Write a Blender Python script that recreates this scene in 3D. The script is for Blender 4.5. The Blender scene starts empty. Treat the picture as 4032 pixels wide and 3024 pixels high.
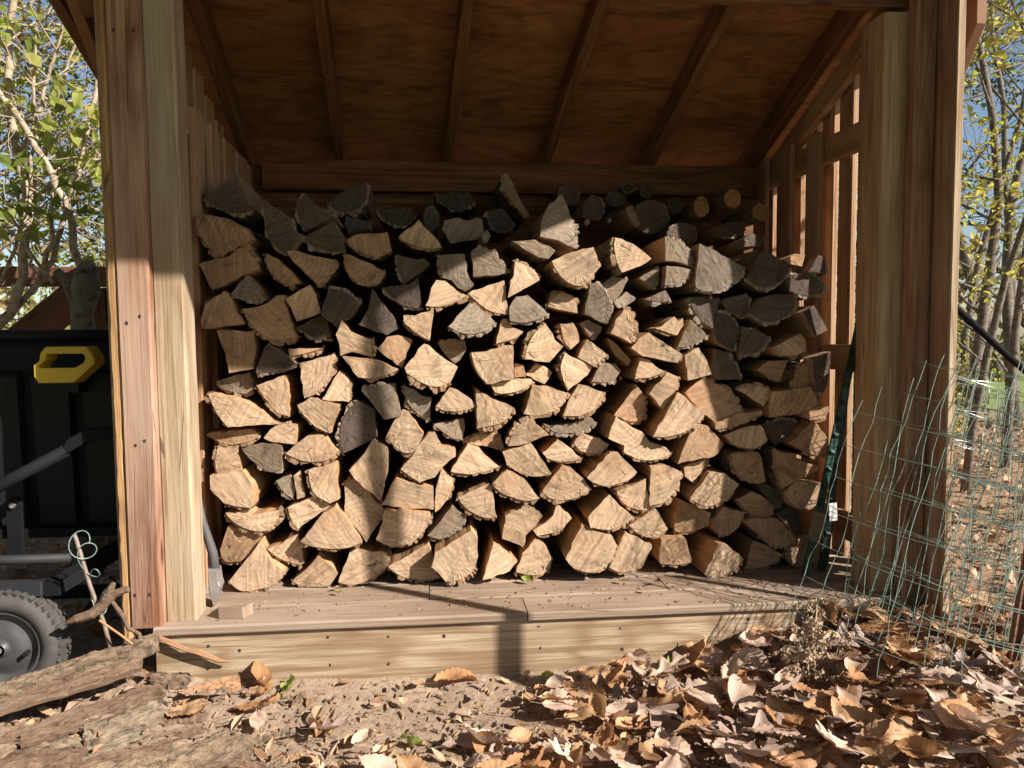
import bpy, math, random
from mathutils import Vector, Matrix, noise
R = math.radians
sc = bpy.context.scene
col = sc.collection
# ---------------------------------------------------------------- camera
CAM = Vector((0.6152, -2.0595, 0.7466)); YAW, PITCH, ROLL = 0.1036, 0.0586, -0.0049
cd = bpy.data.cameras.new('camera'); cam = bpy.data.objects.new('camera', cd); col.objects.link(cam)
fw = Vector((math.sin(YAW)*math.cos(PITCH), math.cos(YAW)*math.cos(PITCH), -math.sin(PITCH)))
rt = Vector((math.cos(YAW), -math.sin(YAW), 0)); up = rt.cross(fw)
c_, s_ = math.cos(ROLL), math.sin(ROLL)
r2 = rt*c_ + up*s_; u2 = up*c_ - rt*s_
cam.matrix_world = Matrix(((r2.x,u2.x,-fw.x,CAM.x),(r2.y,u2.y,-fw.y,CAM.y),(r2.z,u2.z,-fw.z,CAM.z),(0,0,0,1)))
cd.sensor_width = 36; cd.lens = 36*3030/4032; cd.clip_start = .02; cd.clip_end = 900
sc.camera = cam
# ---------------------------------------------------------------- sky, sun, exposure
SUN = Vector((1.45, -1.0, 1.10)).normalized()
w = bpy.data.worlds.new('World'); sc.world = w; w.use_nodes = True
nt = w.node_tree; bg = nt.nodes['Background']
sky = nt.nodes.new('ShaderNodeTexSky'); sky.sky_type = 'NISHITA'; sky.sun_disc = False
sky.sun_elevation = math.asin(SUN.z); sky.sun_rotation = math.atan2(SUN.x, SUN.y)
sky.air_density = 1.0; sky.dust_density = .6; sky.ozone_density = 1.4
nt.links.new(sky.outputs[0], bg.inputs[0]); bg.inputs[1].default_value = .062
sl = bpy.data.lights.new('sun', 'SUN'); sl.energy = 5.0; sl.angle = R(.53); sl.color = (1.0, .92, .83)
so = bpy.data.objects.new('sun', sl); col.objects.link(so); so.location = (4, -4, 5)
so.rotation_euler = SUN.to_track_quat('Z', 'Y').to_euler()
sc.view_settings.view_transform = 'Standard'; sc.view_settings.look = 'None'
sc.view_settings.exposure = 1.0; sc.view_settings.gamma = 1; sc.view_settings.use_curve_mapping = False
sc.render.engine = 'CYCLES'
sc.cycles.max_bounces = 8; sc.cycles.diffuse_bounces = 5; sc.cycles.transparent_max_bounces = 8

rnd = random.Random(7)
# ---------------------------------------------------------------- helpers
def mesh_obj(name, V, F, mats, parent=None, fm=None, uv=None, smooth=False, loc=None):
    me = bpy.data.meshes.new(name); me.from_pydata([tuple(v) for v in V], [], F)
    for m in (mats if isinstance(mats, (list, tuple)) else [mats]): me.materials.append(m)
    if fm: me.polygons.foreach_set('material_index', fm)
    if uv:
        for nm, data in uv.items():
            l = me.uv_layers.new(name=nm); flat = []
            for lp in me.loops: flat.extend(data[lp.vertex_index])
            l.data.foreach_set('uv', flat)
    if smooth: me.polygons.foreach_set('use_smooth', [True]*len(me.polygons))
    me.update()
    o = bpy.data.objects.new(name, me); col.objects.link(o)
    if loc: o.location = loc
    if parent: o.parent = parent; o.matrix_parent_inverse = Matrix.Translation(-parent.location)
    return o
def tag(o, label=None, cat=None, group=None, kind=None):
    if label: o['label'] = label
    if cat: o['category'] = cat
    if group: o['group'] = group
    if kind: o['kind'] = kind
    return o
def empty(name, loc=(0,0,0)):
    o = bpy.data.objects.new(name, None); o.empty_display_size = .1; o.location = loc; col.objects.link(o); return o
class MB:
    def __init__(s): s.V=[]; s.F=[]; s.fm=[]; s.uv=[]
    def add(s, V, F, m=0, uv=None):
        n=len(s.V); s.V += [Vector(v) for v in V]; s.F += [tuple(i+n for i in f) for f in F]; s.fm += [m]*len(F)
        s.uv += uv if uv else [(0,0)]*len(V)
    def tube(s, pts, rad, n=8, m=0, caps=True):
        pts=[Vector(p) for p in pts]; V=[]; F=[]; uv=[]; L=0
        rads = rad if isinstance(rad,(list,tuple)) else [rad]*len(pts)
        a=None
        for i,p in enumerate(pts):
            t=(pts[min(i+1,len(pts)-1)]-pts[max(i-1,0)]).normalized()
            if a is None: a = t.orthogonal().normalized()
            a=(a-t*a.dot(t)).normalized(); b=t.cross(a)
            if i: L+=(p-pts[i-1]).length
            for k in range(n):
                q=2*math.pi*k/n; V.append(p+(a*math.cos(q)+b*math.sin(q))*rads[i]); uv.append((L, k/n*.3))
        for i in range(len(pts)-1):
            for k in range(n): F.append((i*n+k, i*n+(k+1)%n, (i+1)*n+(k+1)%n, (i+1)*n+k))
        if caps: F.append(tuple(reversed(range(n)))); F.append(tuple((len(pts)-1)*n+k for k in range(n)))
        s.add(V,F,m,uv)
    def prism(s, poly, axis, a0, a1, m=0, bev=0):
        # poly: list of 2D points, extruded along axis ('x','y','z') from a0 to a1
        def P(u,v,w): return {'x':(w,u,v),'y':(u,w,v),'z':(u,v,w)}[axis]
        n=len(poly); cx=sum(p[0] for p in poly)/n; cy=sum(p[1] for p in poly)/n
        def ins(p,d):
            q=Vector((p[0]-cx,p[1]-cy)); l=max(q.length,1e-6); q*= (l-d)/l; return (cx+q.x,cy+q.y)
        rings=[(a0,bev),(a0+bev*(1 if a1>a0 else -1),0),(a1-bev*(1 if a1>a0 else -1),0),(a1,bev)] if bev else [(a0,0),(a1,0)]
        V=[]; F=[]
        for wv,d in rings:
            for p in poly: V.append(P(*(ins(p,d) if d else p),wv))
        for i in range(len(rings)-1):
            for k in range(n): F.append((i*n+k,i*n+(k+1)%n,(i+1)*n+(k+1)%n,(i+1)*n+k))
        F.append(tuple(reversed(range(n)))); F.append(tuple((len(rings)-1)*n+k for k in range(n)))
        s.add(V,F,m)
    def build(s, name, mats, parent=None, smooth=False, loc=None):
        V=s.V
        if loc: V=[v-Vector(loc) for v in V]
        return mesh_obj(name,V,s.F,mats,parent,s.fm,{'UVMap':s.uv},smooth,loc)
# ---------------------------------------------------------------- material helpers
class NT:
    def __init__(s,name):
        s.m=bpy.data.materials.new(name); s.m.use_nodes=True; s.t=s.m.node_tree; s.b=s.t.nodes['Principled BSDF']
        s.out=s.t.nodes['Material Output']; s.b.inputs['Roughness'].default_value=.8; s.b.inputs['Specular IOR Level'].default_value=.25
    def n(s,typ,props=None,**ins):
        x=s.t.nodes.new('ShaderNode'+typ)
        for k,v in (props or {}).items(): setattr(x,k,v)
        for k,v in ins.items():
            key=int(k[1:]) if k[0]=='i' and k[1:].isdigit() else k.replace('_',' ')
            inp=x.inputs[key]
            if isinstance(v,bpy.types.NodeSocket): s.t.links.new(v,inp)
            else: inp.default_value=v
        return x
    def math(s,op,a,b=0.,c=None):
        kw=dict(i0=a,i1=b)
        if c is not None: kw['i2']=c
        return s.n('Math',dict(operation=op),**kw).outputs[0]
    def mix(s,f,a,b,mode='MIX'):
        x=s.t.nodes.new('ShaderNodeMix'); x.data_type='RGBA'; x.blend_type=mode; x.clamp_factor=True
        for i,v in ((0,f),(6,a),(7,b)):
            if isinstance(v,bpy.types.NodeSocket): s.t.links.new(v,x.inputs[i])
            else: x.inputs[i].default_value = v if (i==0 or len(v)==4) else (*v,1)
        return x.outputs[2]
    def ramp(s,f,stops,interp='LINEAR'):
        x=s.n('ValToRGB',i0=f); cr=x.color_ramp; cr.interpolation=interp
        while len(cr.elements)<len(stops): cr.elements.new(.5)
        for e,(p,c) in zip(cr.elements,stops):
            e.position=p; e.color=(*c,1) if not isinstance(c,(int,float)) else (c,c,c,1)
        return x.outputs[0]
    def noise(s,vec,scale,detail=4,rough=.55,dist=0.):
        return s.n('TexNoise',Vector=vec,Scale=scale,Detail=detail,Roughness=rough,Distortion=dist).outputs[0]
    def map(s,vec,scale=(1,1,1),loc=(0,0,0),rot=(0,0,0)):
        return s.n('Mapping',Vector=vec,Scale=scale,Location=loc,Rotation=rot).outputs[0]
    def uv(s,name='UVMap'): return s.n('UVMap',dict(uv_map=name)).outputs[0]
    def obj(s): return s.n('TexCoord').outputs['Object']
    def rand(s): return s.n('ObjectInfo').outputs['Random']
    def fin(s,colr,bump=None,strength=.3,dist=.004,rough=None):
        s.t.links.new(colr,s.b.inputs['Base Color'])
        if bump is not None:
            bn=s.n('Bump',Height=bump,Strength=strength,Distance=dist); s.t.links.new(bn.outputs[0],s.b.inputs['Normal'])
        if rough is not None:
            if isinstance(rough,float): s.b.inputs['Roughness'].default_value=rough
            else: s.t.links.new(rough,s.b.inputs['Roughness'])
        return s.m
def sc3(c,k): return tuple(max(0,min(1,x*k)) for x in c)
def wood_end(name, c, c2, grey=0.):
    s=NT(name); saw=s.uv('saw'); pith=s.uv('pith'); rn=s.rand()
    off=s.n('CombineXYZ',X=s.math('MULTIPLY',rn,37.),Y=s.math('MULTIPLY',rn,91.),Z=s.math('MULTIPLY',rn,53.)).outputs[0]
    sv=s.n('VectorMath',dict(operation='ADD'),i0=saw,i1=off).outputs[0]; pv=s.n('VectorMath',dict(operation='ADD'),i0=pith,i1=off).outputs[0]
    lines=s.noise(s.map(sv,(3.5,95,1)),1,6,.78)
    lines2=s.noise(s.map(sv,(14,430,1)),1,2,.6)
    blot=s.noise(s.map(pv,(16,16,1)),1,5,.6,.6)
    blot2=s.noise(s.map(pv,(5.5,5.5,1)),1,3,.5)
    r=s.n('VectorMath',dict(operation='LENGTH'),i0=pith).outputs['Value']
    rd=s.math('ADD',s.math('MULTIPLY',r,430.),s.math('MULTIPLY',blot2,14.))
    rings=s.math('SINE',rd)
    sep=s.n('SeparateXYZ',Vector=pith)
    ang=s.math('ARCTAN2',sep.outputs[1],sep.outputs[0])
    av=s.n('CombineXYZ',X=s.math('MULTIPLY',ang,5.5),Y=s.math('MULTIPLY',r,7.),Z=s.math('MULTIPLY',rn,77.)).outputs[0]
    ck=s.n('TexVoronoi',dict(feature='DISTANCE_TO_EDGE'),Vector=av,Scale=.72,Randomness=1.).outputs['Distance']
    crack=s.math('MULTIPLY',s.math('LESS_THAN',ck,.011),s.math('GREATER_THAN',s.noise(s.map(pv,(9,9,1)),1,2),.56))
    ray=s.noise(s.n('CombineXYZ',X=s.math('MULTIPLY',ang,60.),Y=s.math('MULTIPLY',r,9.),Z=rn).outputs[0],1,3)
    cc=s.mix(s.ramp(blot2,[(.32,0.),(.68,1.)]),(*c,1),(*c2,1))
    cc=s.mix(s.ramp(rn,[(0,0.),(1,.5)]),cc,s.mix(.5,cc,(*sc3(c2,.86),1)))
    rA=s.math('FRACT',s.math('MULTIPLY',rn,7.13)); rB=s.math('FRACT',s.math('MULTIPLY',rn,13.7)); rC=s.math('FRACT',s.math('MULTIPLY',rn,29.3))
    cc=s.mix(s.math('MULTIPLY',s.ramp(blot2,[(.46,0.),(.6,1.)]),s.math('MULTIPLY',s.math('GREATER_THAN',rA,.55),.55)),cc,(*sc3((c[0]*.62,c[1]*.60,c[2]*.62),1.),1))
    heart=s.ramp(s.math('ADD',r,s.math('MULTIPLY',blot2,.05)),[(.05,1.),(.115,0.)])
    cc=s.mix(s.math('MULTIPLY',heart,s.math('MULTIPLY',rB,.45)),cc,(*sc3((c[0]*.78,c[1]*.62,c[2]*.48),1.),1))
    k=s.math('ADD',.50,s.math('MULTIPLY',s.ramp(lines,[(.32,0.),(.66,1.)]),.62)); k=s.math('ADD',k,s.math('MULTIPLY',lines2,.16))
    k=s.math('MULTIPLY',k,s.math('ADD',.95,s.math('MULTIPLY',rings,s.math('MULTIPLY',rC,.11))))
    k=s.math('MULTIPLY',k,s.math('ADD',.94,s.math('MULTIPLY',ray,.12)))
    k=s.math('MULTIPLY',k,s.ramp(blot,[(.28,.55),(.48,1.),(.8,1.12)]))
    spots=s.ramp(s.noise(s.map(pv,(55,55,1)),1,3,.5),[(.66,0.),(.74,1.)])
    spots=s.math('MULTIPLY',spots,s.ramp(s.noise(s.map(pv,(11,11,1)),1,2),[(.5,0.),(.62,.75)]))
    k=s.math('MULTIPLY',k,s.math('ADD',.82,s.math('MULTIPLY',rA,.3)))
    cc=s.mix(1,cc,s.n('CombineColor',Red=k,Green=k,Blue=k).outputs[0],'MULTIPLY')
    cc=s.mix(spots,cc,(.13,.085,.05,1))
    cc=s.mix(s.math('MULTIPLY',crack,.8),cc,(.05,.03,.02,1))
    h=s.math('SUBTRACT',s.math('ADD',lines,s.math('MULTIPLY',lines2,.5)),s.math('MULTIPLY',crack,1.5))
    return s.fin(cc,h,.38,.003,.85)
def wood_side(name, c, c2):
    s=NT(name); o=s.obj(); rn=s.rand()
    ov=s.n('VectorMath',dict(operation='ADD'),i0=o,i1=s.n('CombineXYZ',X=s.math('MULTIPLY',rn,17.),Y=rn,Z=s.math('MULTIPLY',rn,31.)).outputs[0]).outputs[0]
    f1=s.noise(s.map(ov,(90,5,90)),1,5,.65,.3); f2=s.noise(s.map(ov,(9,2.2,9)),1,3)
    cc=s.mix(s.ramp(f2,[(.3,0.),(.7,1.)]),(*c,1),(*c2,1))
    cc=s.mix(s.ramp(f1,[(.3,.65),(.55,0.)]),cc,(*sc3(c,.42),1))
    return s.fin(cc,f1,.6,.005,.8)
def bark_mat(name, c, c2, c3, scale=1.):
    s=NT(name); o=s.obj(); rn=s.rand()
    ov=s.n('VectorMath',dict(operation='ADD'),i0=o,i1=s.n('CombineXYZ',X=s.math('MULTIPLY',rn,17.),Y=rn,Z=s.math('MULTIPLY',rn,31.)).outputs[0]).outputs[0]
    f1=s.noise(s.map(ov,(70*scale,30*scale,70*scale)),1,6,.65,.4); f2=s.noise(s.map(ov,(14,6,14)),1,4)
    cc=s.mix(s.ramp(f2,[(.35,0.),(.65,1.)]),(*c,1),(*c2,1))
    cc=s.mix(s.ramp(f1,[(.34,.85),(.52,0.)]),cc,(*sc3(c,.3),1))
    cc=s.mix(s.ramp(f1,[(.6,0.),(.75,.6)]),cc,(*c3,1))
    return s.fin(cc,f1,.8,.008,.9)
def lumber(name, c, dark, grain=1., wear=None, freq=1., knots=True, rough=.75, bump=.45, checks=True):
    # UVMap: u along the board (m), v across (m)
    s=NT(name); uv=s.uv(); rn=s.rand()
    off=s.n('CombineXYZ',X=s.math('MULTIPLY',rn,43.),Y=s.math('MULTIPLY',rn,29.),Z=s.math('MULTIPLY',rn,13.)).outputs[0]
    v=s.n('VectorMath',dict(operation='ADD'),i0=uv,i1=off).outputs[0]
    warp=s.noise(s.map(v,(1.3,6.5,1)),1,2,.45)
    kn=None
    band=s.math('MULTIPLY',warp,46.*freq)
    if knots:
        vo=s.n('TexVoronoi',dict(feature='F1'),Vector=s.map(v,(2.1,7.,1)),Scale=1.,Randomness=1.)
        kd=vo.outputs['Distance']
        kn=s.ramp(kd,[(.055,1.),(.1,0.)])
        band=s.math('ADD',band,s.math('MULTIPLY',s.math('POWER',2.718,s.math('MULTIPLY',kd,-7.)),11.))
    wave=s.math('ADD',.5,s.math('MULTIPLY',s.math('SINE',band),.5))
    wave=s.math('POWER',wave,2.2)
    fine=s.noise(s.map(v,(4,125,1)),1,6,.75); big=s.noise(s.map(v,(2.2,8,1)),1,4,.55); med=s.noise(s.map(v,(1.6,62,1)),1,4,.6)
    cc=s.mix(s.math('MULTIPLY',wave,.78*grain),(*c,1),(*dark,1))
    cc=s.mix(s.ramp(med,[(.38,.75*grain),(.52,0.)]),cc,(*sc3(dark,.8),1))
    cc=s.mix(s.ramp(fine,[(.36,.6*grain),(.54,0.)]),cc,(*sc3(dark,.62),1))
    cc=s.mix(s.ramp(big,[(.35,.45),(.6,0.)]),cc,(*sc3(dark,.8),1))
    if wear: cc=s.mix(s.ramp(s.noise(s.map(v,(1.6,5,1),(3,5,0)),1,5,.6),[(.42,0.),(.66,.8)]),cc,(*wear,1))
    cc=s.mix(s.ramp(rn,[(0,0.),(1,.4)]),cc,s.mix(.6,cc,(*sc3(dark,.9),1)))
    if kn is not None: cc=s.mix(s.math('MULTIPLY',kn,.85),cc,(*sc3(dark,.38),1))
    if checks:
        cv=s.n('TexVoronoi',dict(feature='DISTANCE_TO_EDGE'),Vector=s.map(s.n('VectorMath',dict(operation='ADD'),i0=v,i1=s.n('CombineXYZ',Y=s.math('MULTIPLY',warp,.02)).outputs[0]).outputs[0],(1.1,34,1)),Scale=1.,Randomness=1.).outputs['Distance']
        ckm=s.math('MULTIPLY',s.math('LESS_THAN',cv,.014),s.ramp(s.noise(s.map(v,(2.5,14,1),(7,1,0)),1,2),[(.52,0.),(.56,1.)]))
        cc=s.mix(s.math('MULTIPLY',ckm,.7),cc,(*sc3(dark,.25),1))
    h=s.math('SUBTRACT',s.math('ADD',fine,s.math('ADD',med,s.math('MULTIPLY',big,.3))),s.math('MULTIPLY',wave,.35))
    return s.fin(cc,h,bump,.004,rough)
def plain(name, c, rough=.5, var=.25, scale=20., metal=0., bump=.1, spec=.4):
    s=NT(name); o=s.obj(); f=s.noise(s.map(o,(1,1,1)),scale,5,.6)
    cc=s.mix(s.ramp(f,[(.3,var),(.65,0.)]),(*c,1),(*sc3(c,.35),1))
    s.b.inputs['Metallic'].default_value=metal; s.b.inputs['Specular IOR Level'].default_value=spec
    return s.fin(cc,f,bump,.003,rough)
M={}
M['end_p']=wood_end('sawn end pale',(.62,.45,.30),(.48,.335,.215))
M['end_t']=wood_end('sawn end tan and shaded pale',(.49,.32,.195),(.37,.235,.138))  # tan ends, also given to pale logs to darken them for shade
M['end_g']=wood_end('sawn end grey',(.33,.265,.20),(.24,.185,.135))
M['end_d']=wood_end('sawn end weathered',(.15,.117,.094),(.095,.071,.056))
M['end_o']=wood_end('sawn end orange',(.50,.27,.12),(.40,.21,.09))
M['side']=wood_side('split face',(.42,.23,.11),(.55,.34,.18))
M['side_g']=wood_side('weathered split face',(.30,.20,.13),(.36,.25,.16))
M['bark_edge']=bark_mat('bark cut edge',(.26,.16,.09),(.40,.255,.15),(.53,.37,.24),1.6)
M['bark_edge_g']=bark_mat('bark cut edge grey',(.27,.20,.15),(.33,.26,.20),(.42,.34,.27),1.6)
M['bark']=bark_mat('outer bark',(.17,.125,.085),(.23,.17,.115),(.33,.27,.20))
M['post']=lumber('weathered treated post',(.53,.42,.285),(.28,.185,.11),1.,(.43,.355,.27),.55)
M['red']=lumber('reddish fir board',(.47,.285,.19),(.20,.085,.046),1.,(.41,.29,.22),.7)
M['edge']=lumber('orange waney edge board',(.55,.33,.15),(.30,.17,.08),1.,None,1.5)
M['gold']=lumber('golden treated post',(.53,.37,.215),(.28,.165,.08),1.,(.48,.36,.24),.55)
M['deckw']=lumber('brown decking',(.36,.265,.195),(.24,.165,.115),.7,(.44,.355,.28),.9,False)
M['rim']=lumber('pale rim board',(.55,.44,.31),(.27,.175,.10),1.,None,1.25)
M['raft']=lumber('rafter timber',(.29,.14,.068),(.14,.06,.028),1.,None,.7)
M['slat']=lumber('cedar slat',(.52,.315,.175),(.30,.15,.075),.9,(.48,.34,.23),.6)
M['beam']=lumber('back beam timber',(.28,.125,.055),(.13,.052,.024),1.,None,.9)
def plywood():
    s=NT('roof plywood'); uv=s.uv(); rn=s.rand()
    v=s.n('VectorMath',dict(operation='ADD'),i0=uv,i1=s.n('CombineXYZ',X=s.math('MULTIPLY',rn,9.),Y=s.math('MULTIPLY',rn,5.)).outputs[0]).outputs[0]
    wv=s.noise(s.map(v,(1.1,3.4,1)),1,3,.5,.5)
    band=s.math('POWER',s.math('ADD',.5,s.math('MULTIPLY',s.math('SINE',s.math('MULTIPLY',wv,75.)),.5)),3.)
    big=s.noise(s.map(v,(1.6,3.5,1)),1,4,.6); fine=s.noise(s.map(v,(16,150,1)),1,4)
    st=s.noise(s.map(v,(2.4,13,1)),1,6,.75,.8)
    vo=s.n('TexVoronoi',dict(feature='F1'),Vector=s.map(v,(2.8,6.,1)),Scale=1.,Randomness=1.).outputs['Distance']
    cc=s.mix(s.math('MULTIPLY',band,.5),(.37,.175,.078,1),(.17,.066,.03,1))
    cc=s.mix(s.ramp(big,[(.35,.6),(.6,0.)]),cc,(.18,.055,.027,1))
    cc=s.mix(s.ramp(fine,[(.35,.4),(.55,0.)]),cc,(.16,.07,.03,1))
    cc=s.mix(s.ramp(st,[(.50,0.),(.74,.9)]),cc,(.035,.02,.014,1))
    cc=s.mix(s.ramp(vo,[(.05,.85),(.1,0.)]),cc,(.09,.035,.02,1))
    return s.fin(cc,fine,.2,.003,.8)
M['ply']=plywood()
# ---------------------------------------------------------------- timber board: oriented box with eased edges and grain UVs
def board(name, p0, p1, wdir, width, thick, mat, parent, bev=.003, wavy=0., seg=1, ends=None):
    """centre line p0-p1, wdir = direction of the width; third axis is the thickness."""
    p0=Vector(p0); p1=Vector(p1); t=(p1-p0); L=t.length; t.normalize()
    wd=Vector(wdir); wd=(wd-t*wd.dot(t)).normalized(); nd=t.cross(wd)
    hw,ht=width/2,thick/2; b=min(bev,ht*.4)
    prof=[(-hw,-ht+b),(-hw+b,-ht),(hw-b,-ht),(hw,-ht+b),(hw,ht-b),(hw-b,ht),(-hw+b,ht),(-hw,ht-b)]
    V=[];F=[];uv=[]; per=[0]
    for i in range(8): per.append(per[-1]+math.dist(prof[i],prof[(i+1)%8]))
    rs=random.Random(hash((round(p0.x*1e4),round(p0.y*1e4),round(p0.z*1e4)))&0xffff)
    for j in range(seg+1):
        f=j/seg
        for i,(a,c) in enumerate(prof):
            jx=(rs.random()-.5)*wavy if 0<j<seg else 0
            V.append(t*(L*f)+wd*(a+jx)+nd*c); uv.append((L*f, per[i]))
    for j in range(seg):
        for i in range(8): F.append((j*8+i,(j+1)*8+i,(j+1)*8+(i+1)%8,j*8+(i+1)%8))
    n=len(V); V+=V[:8]+V[-8:]; 
    uv+=[(a*.15,c) for a,c in prof]+[(a*.15+.3,c) for a,c in prof]
    F.append(tuple(range(n,n+8))); F.append(tuple(reversed(range(n+8,n+16))))
    # rolled seam of the wrap: v is continuous except on the closing narrow face
    return mesh_obj(name,V,F,mat,parent,None,{'UVMap':uv},False,tuple(p0))
# ================================================================ ground
def gz(x,y):
    z=-.205+.04*math.exp(-((y-.05)/.14)**2)*(1 if y<.2 else .6)
    z+=.125*math.exp(-(((x-1.98)/.5)**2+((y+.13)/.36)**2))
    z+=.05*math.exp(-(((x-1.75)/.5)**2+((y+.55)/.3)**2))
    z+=.045*math.exp(-(((x+.25)/.35)**2+((y+.05)/.3)**2))
    z+=.012*noise.noise((x*3.1,y*3.1,1.7))+.006*noise.noise((x*9,y*9,4.1))
    if -.3<x<2.3 and y>.12: z=min(z,-.185)
    far=max(0,math.hypot(x-1,y)-6); z+=.25*noise.noise((x*.09,y*.09,.3))*min(1,far/8)
    return z
def axis(lo,hi,f0,f1,fine,grow):
    a=[]; v=f0
    while v<f1: a.append(v); v+=fine
    st=fine; v=f1
    while v<hi: a.append(v); st*=grow; v+=st
    a.append(hi); st=fine; v=f0-fine; L=[]
    while v>lo: L.append(v); st*=grow; v-=st
    L.append(lo); return sorted(L)+a
gx=axis(-420,420,-.9,2.7,.022,1.13); gy=axis(-60,600,-1.0,.35,.022,1.13)
V=[(x,y,gz(x,y)+(.004*noise.noise((x*34,y*34,.5)) if (-1<x<2.8 and -1.1<y<.4) else 0)) for y in gy for x in gx]
nx=len(gx); F=[(j*nx+i,j*nx+i+1,(j+1)*nx+i+1,(j+1)*nx+i) for j in range(len(gy)-1) for i in range(nx-1)]
def ground_mat():
    s=NT('soil and far grass'); o=s.obj()
    n1=s.noise(o,7.,6,.65,.3); n2=s.noise(o,55.,5,.7); n3=s.noise(o,1.1,3); n4=s.noise(o,160.,3,.6)
    soil=s.mix(s.ramp(n1,[(.3,0.),(.7,1.)]),(.265,.19,.135,1),(.385,.29,.215,1))
    soil=s.mix(s.ramp(n2,[(.36,.8),(.52,0.)]),soil,(.15,.10,.065,1))
    soil=s.mix(s.ramp(n4,[(.6,0.),(.72,.55)]),soil,(.52,.40,.27,1))
    litter=s.mix(s.ramp(n2,[(.35,0.),(.65,1.)]),(.16,.09,.05,1),(.40,.27,.17,1))
    grass=s.mix(s.ramp(n2,[(.3,0.),(.7,1.)]),(.10,.15,.035,1),(.26,.31,.10,1))
    sep=s.n('SeparateXYZ',Vector=o)
    d=s.math('ADD',sep.outputs[1],s.math('MULTIPLY',s.math('SUBTRACT',n3,.5),3.))
    c=s.mix(s.ramp(s.math('MULTIPLY',d,.25),[(.08,0.),(.2,1.)]),soil,litter)
    g=s.ramp(s.math('MULTIPLY',d,.05),[(.30,0.),(.38,1.)])
    c=s.mix(g,c,grass)
    c=s.mix(s.ramp(s.math('MULTIPLY',s.math('SUBTRACT',-1.,sep.outputs[1]),1.),[(.1,0.),(.6,1.)]),c,s.mix(.5,grass,(.10,.08,.04,1)))  # unseen near ground made dark grass to cut the bounce light
    return s.fin(c,s.math('ADD',n1,s.math('MULTIPLY',n2,.6)),.7,.012,.95)
tag(mesh_obj('ground',V,F,ground_mat(),None,None,None,True),kind='structure')

# ================================================================ shed
shed=empty('firewood_shed',(0,0,0))
tag(shed,'open fronted timber firewood shed with plywood roof and slatted side walls','shed')
RF=lambda y:1.832-.39*y          # underside of the rafters
# deck: decking boards running along the front, eased edges, butt joints
yy=-.013; rows=[(-.115,.868,2.02),(-.115,.60,1.31,2.02),(-.115,1.12,2.02),(-.115,.74,2.02),(-.115,1.4,2.02),(-.115,.5,2.02),(-.115,1.0,2.02),(-.115,2.02)]
for i,r in enumerate(rows):
    for a,b in zip(r[:-1],r[1:]):
        zz=-.0127+rnd.uniform(-.0012,.0012)
        board('deck_board',(a+.0016,yy+.069,zz),(b-.0016,yy+.069,zz),(0,1,0),.138,.0254,M['deckw'],shed,.005)
    yy+=.1415
# rim under the decking
rimf=board('rim_board',(-.112,.019,-.122),(2.0,.019,-.122),(0,0,1),.19,.037,M['rim'],shed,.004)
board('rim_board',(-.1,.045,-.122),(-.1,1.1,-.122),(0,0,1),.19,.03,M['rim'],shed,.004)
board('rim_board',(1.985,.045,-.122),(1.985,1.1,-.122),(0,0,1),.19,.03,M['rim'],shed,.004)
# nail and screw heads of the rim board
nm=plain('dark nail',(.05,.035,.03),.6)
for (x,z) in [(.02,-.06),(.018,-.12),(.10,-.075),(.10,-.135),(.33,-.05),(.335,-.125),(.49,-.055),(.49,-.13),(.90,-.045),(.905,-.105),(1.13,-.06),(1.135,-.12),(1.5,-.05),(1.5,-.11),(.64,-.06)]:
    b=MB(); q=rnd.uniform(.003,.0045)
    b.prism([(x+q*math.cos(t*1.05)*rnd.uniform(.7,1.3),z+q*math.sin(t*1.05)*rnd.uniform(.7,1.5)) for t in range(6)],'y',.0005-.0014,.006)
    b.build('nail_head',nm,rimf)
# posts
board('post',(-.056,.0745,0),(-.071,.0745,RF(.08)-.15),(1,0,0),.08,.089,M['post'],shed,.006,.0015,14)
board('post',(1.9325,.09,0),(1.9325,.09,RF(.08)-.145),(1,0,0),.089,.12,M['gold'],shed,.006,.0015,14)
# reddish cover boards beside the posts
cvb=board('cover_board',(-.1335,.019,-.004),(-.1500,.019,1.98),(1,0,0),.080,.038,M['red'],shed,.005,.001,10)
board('cover_board',(1.984,.006,-.02),(1.984,.006,1.98),(1,0,0),.062,.043,M['red'],shed,.005,.001,10)
for (x,z) in [(-.126,.809),(-.158,.792),(-.123,.489),(-.147,.477),(-.160,.085),(-.124,.085),(-.118,1.52),(-.165,1.52)]:
    b=MB(); q=.0042; b.prism([(x+q*math.cos(t*1.05)*rnd.uniform(.7,1.2),z+q*math.sin(t*1.05)*rnd.uniform(.8,1.6)) for t in range(6)],'y',-.0012,.004); b.build('nail_hole',nm,cvb)
# outer corner boards
o=board('corner_board',(-.1840,.05,-.12),(-.2025,.05,1.95),(1,0,0),.021,.09,M['edge'],shed,.004,.0035,70)
o['label']='outer corner board with rough orange waney edge'
board('corner_board',(-.2045,.09,-.12),(-.2240,.09,1.95),(1,0,0),.018,.09,M['post'],shed,.004)
board('corner_board',(2.027,-.03,-.16),(2.027,-.03,1.92),(1,0,0),.021,.115,M['red'],shed,.004)
board('sunlit_edge_strip',(2.0265,-.0935,-.15),(2.0265,-.0935,1.92),(1,0,0),.022,.011,M['rim'],shed,.002)  # added pale strip: sunlight on the corner board's front edge put into colour
# header across the posts and the back beam
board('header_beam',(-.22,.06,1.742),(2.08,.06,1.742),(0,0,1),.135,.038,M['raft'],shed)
board('back_beam',(-.02,1.01,1.379),(1.99,1.01,1.379),(0,0,1),.118,.038,M['beam'],shed)
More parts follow.
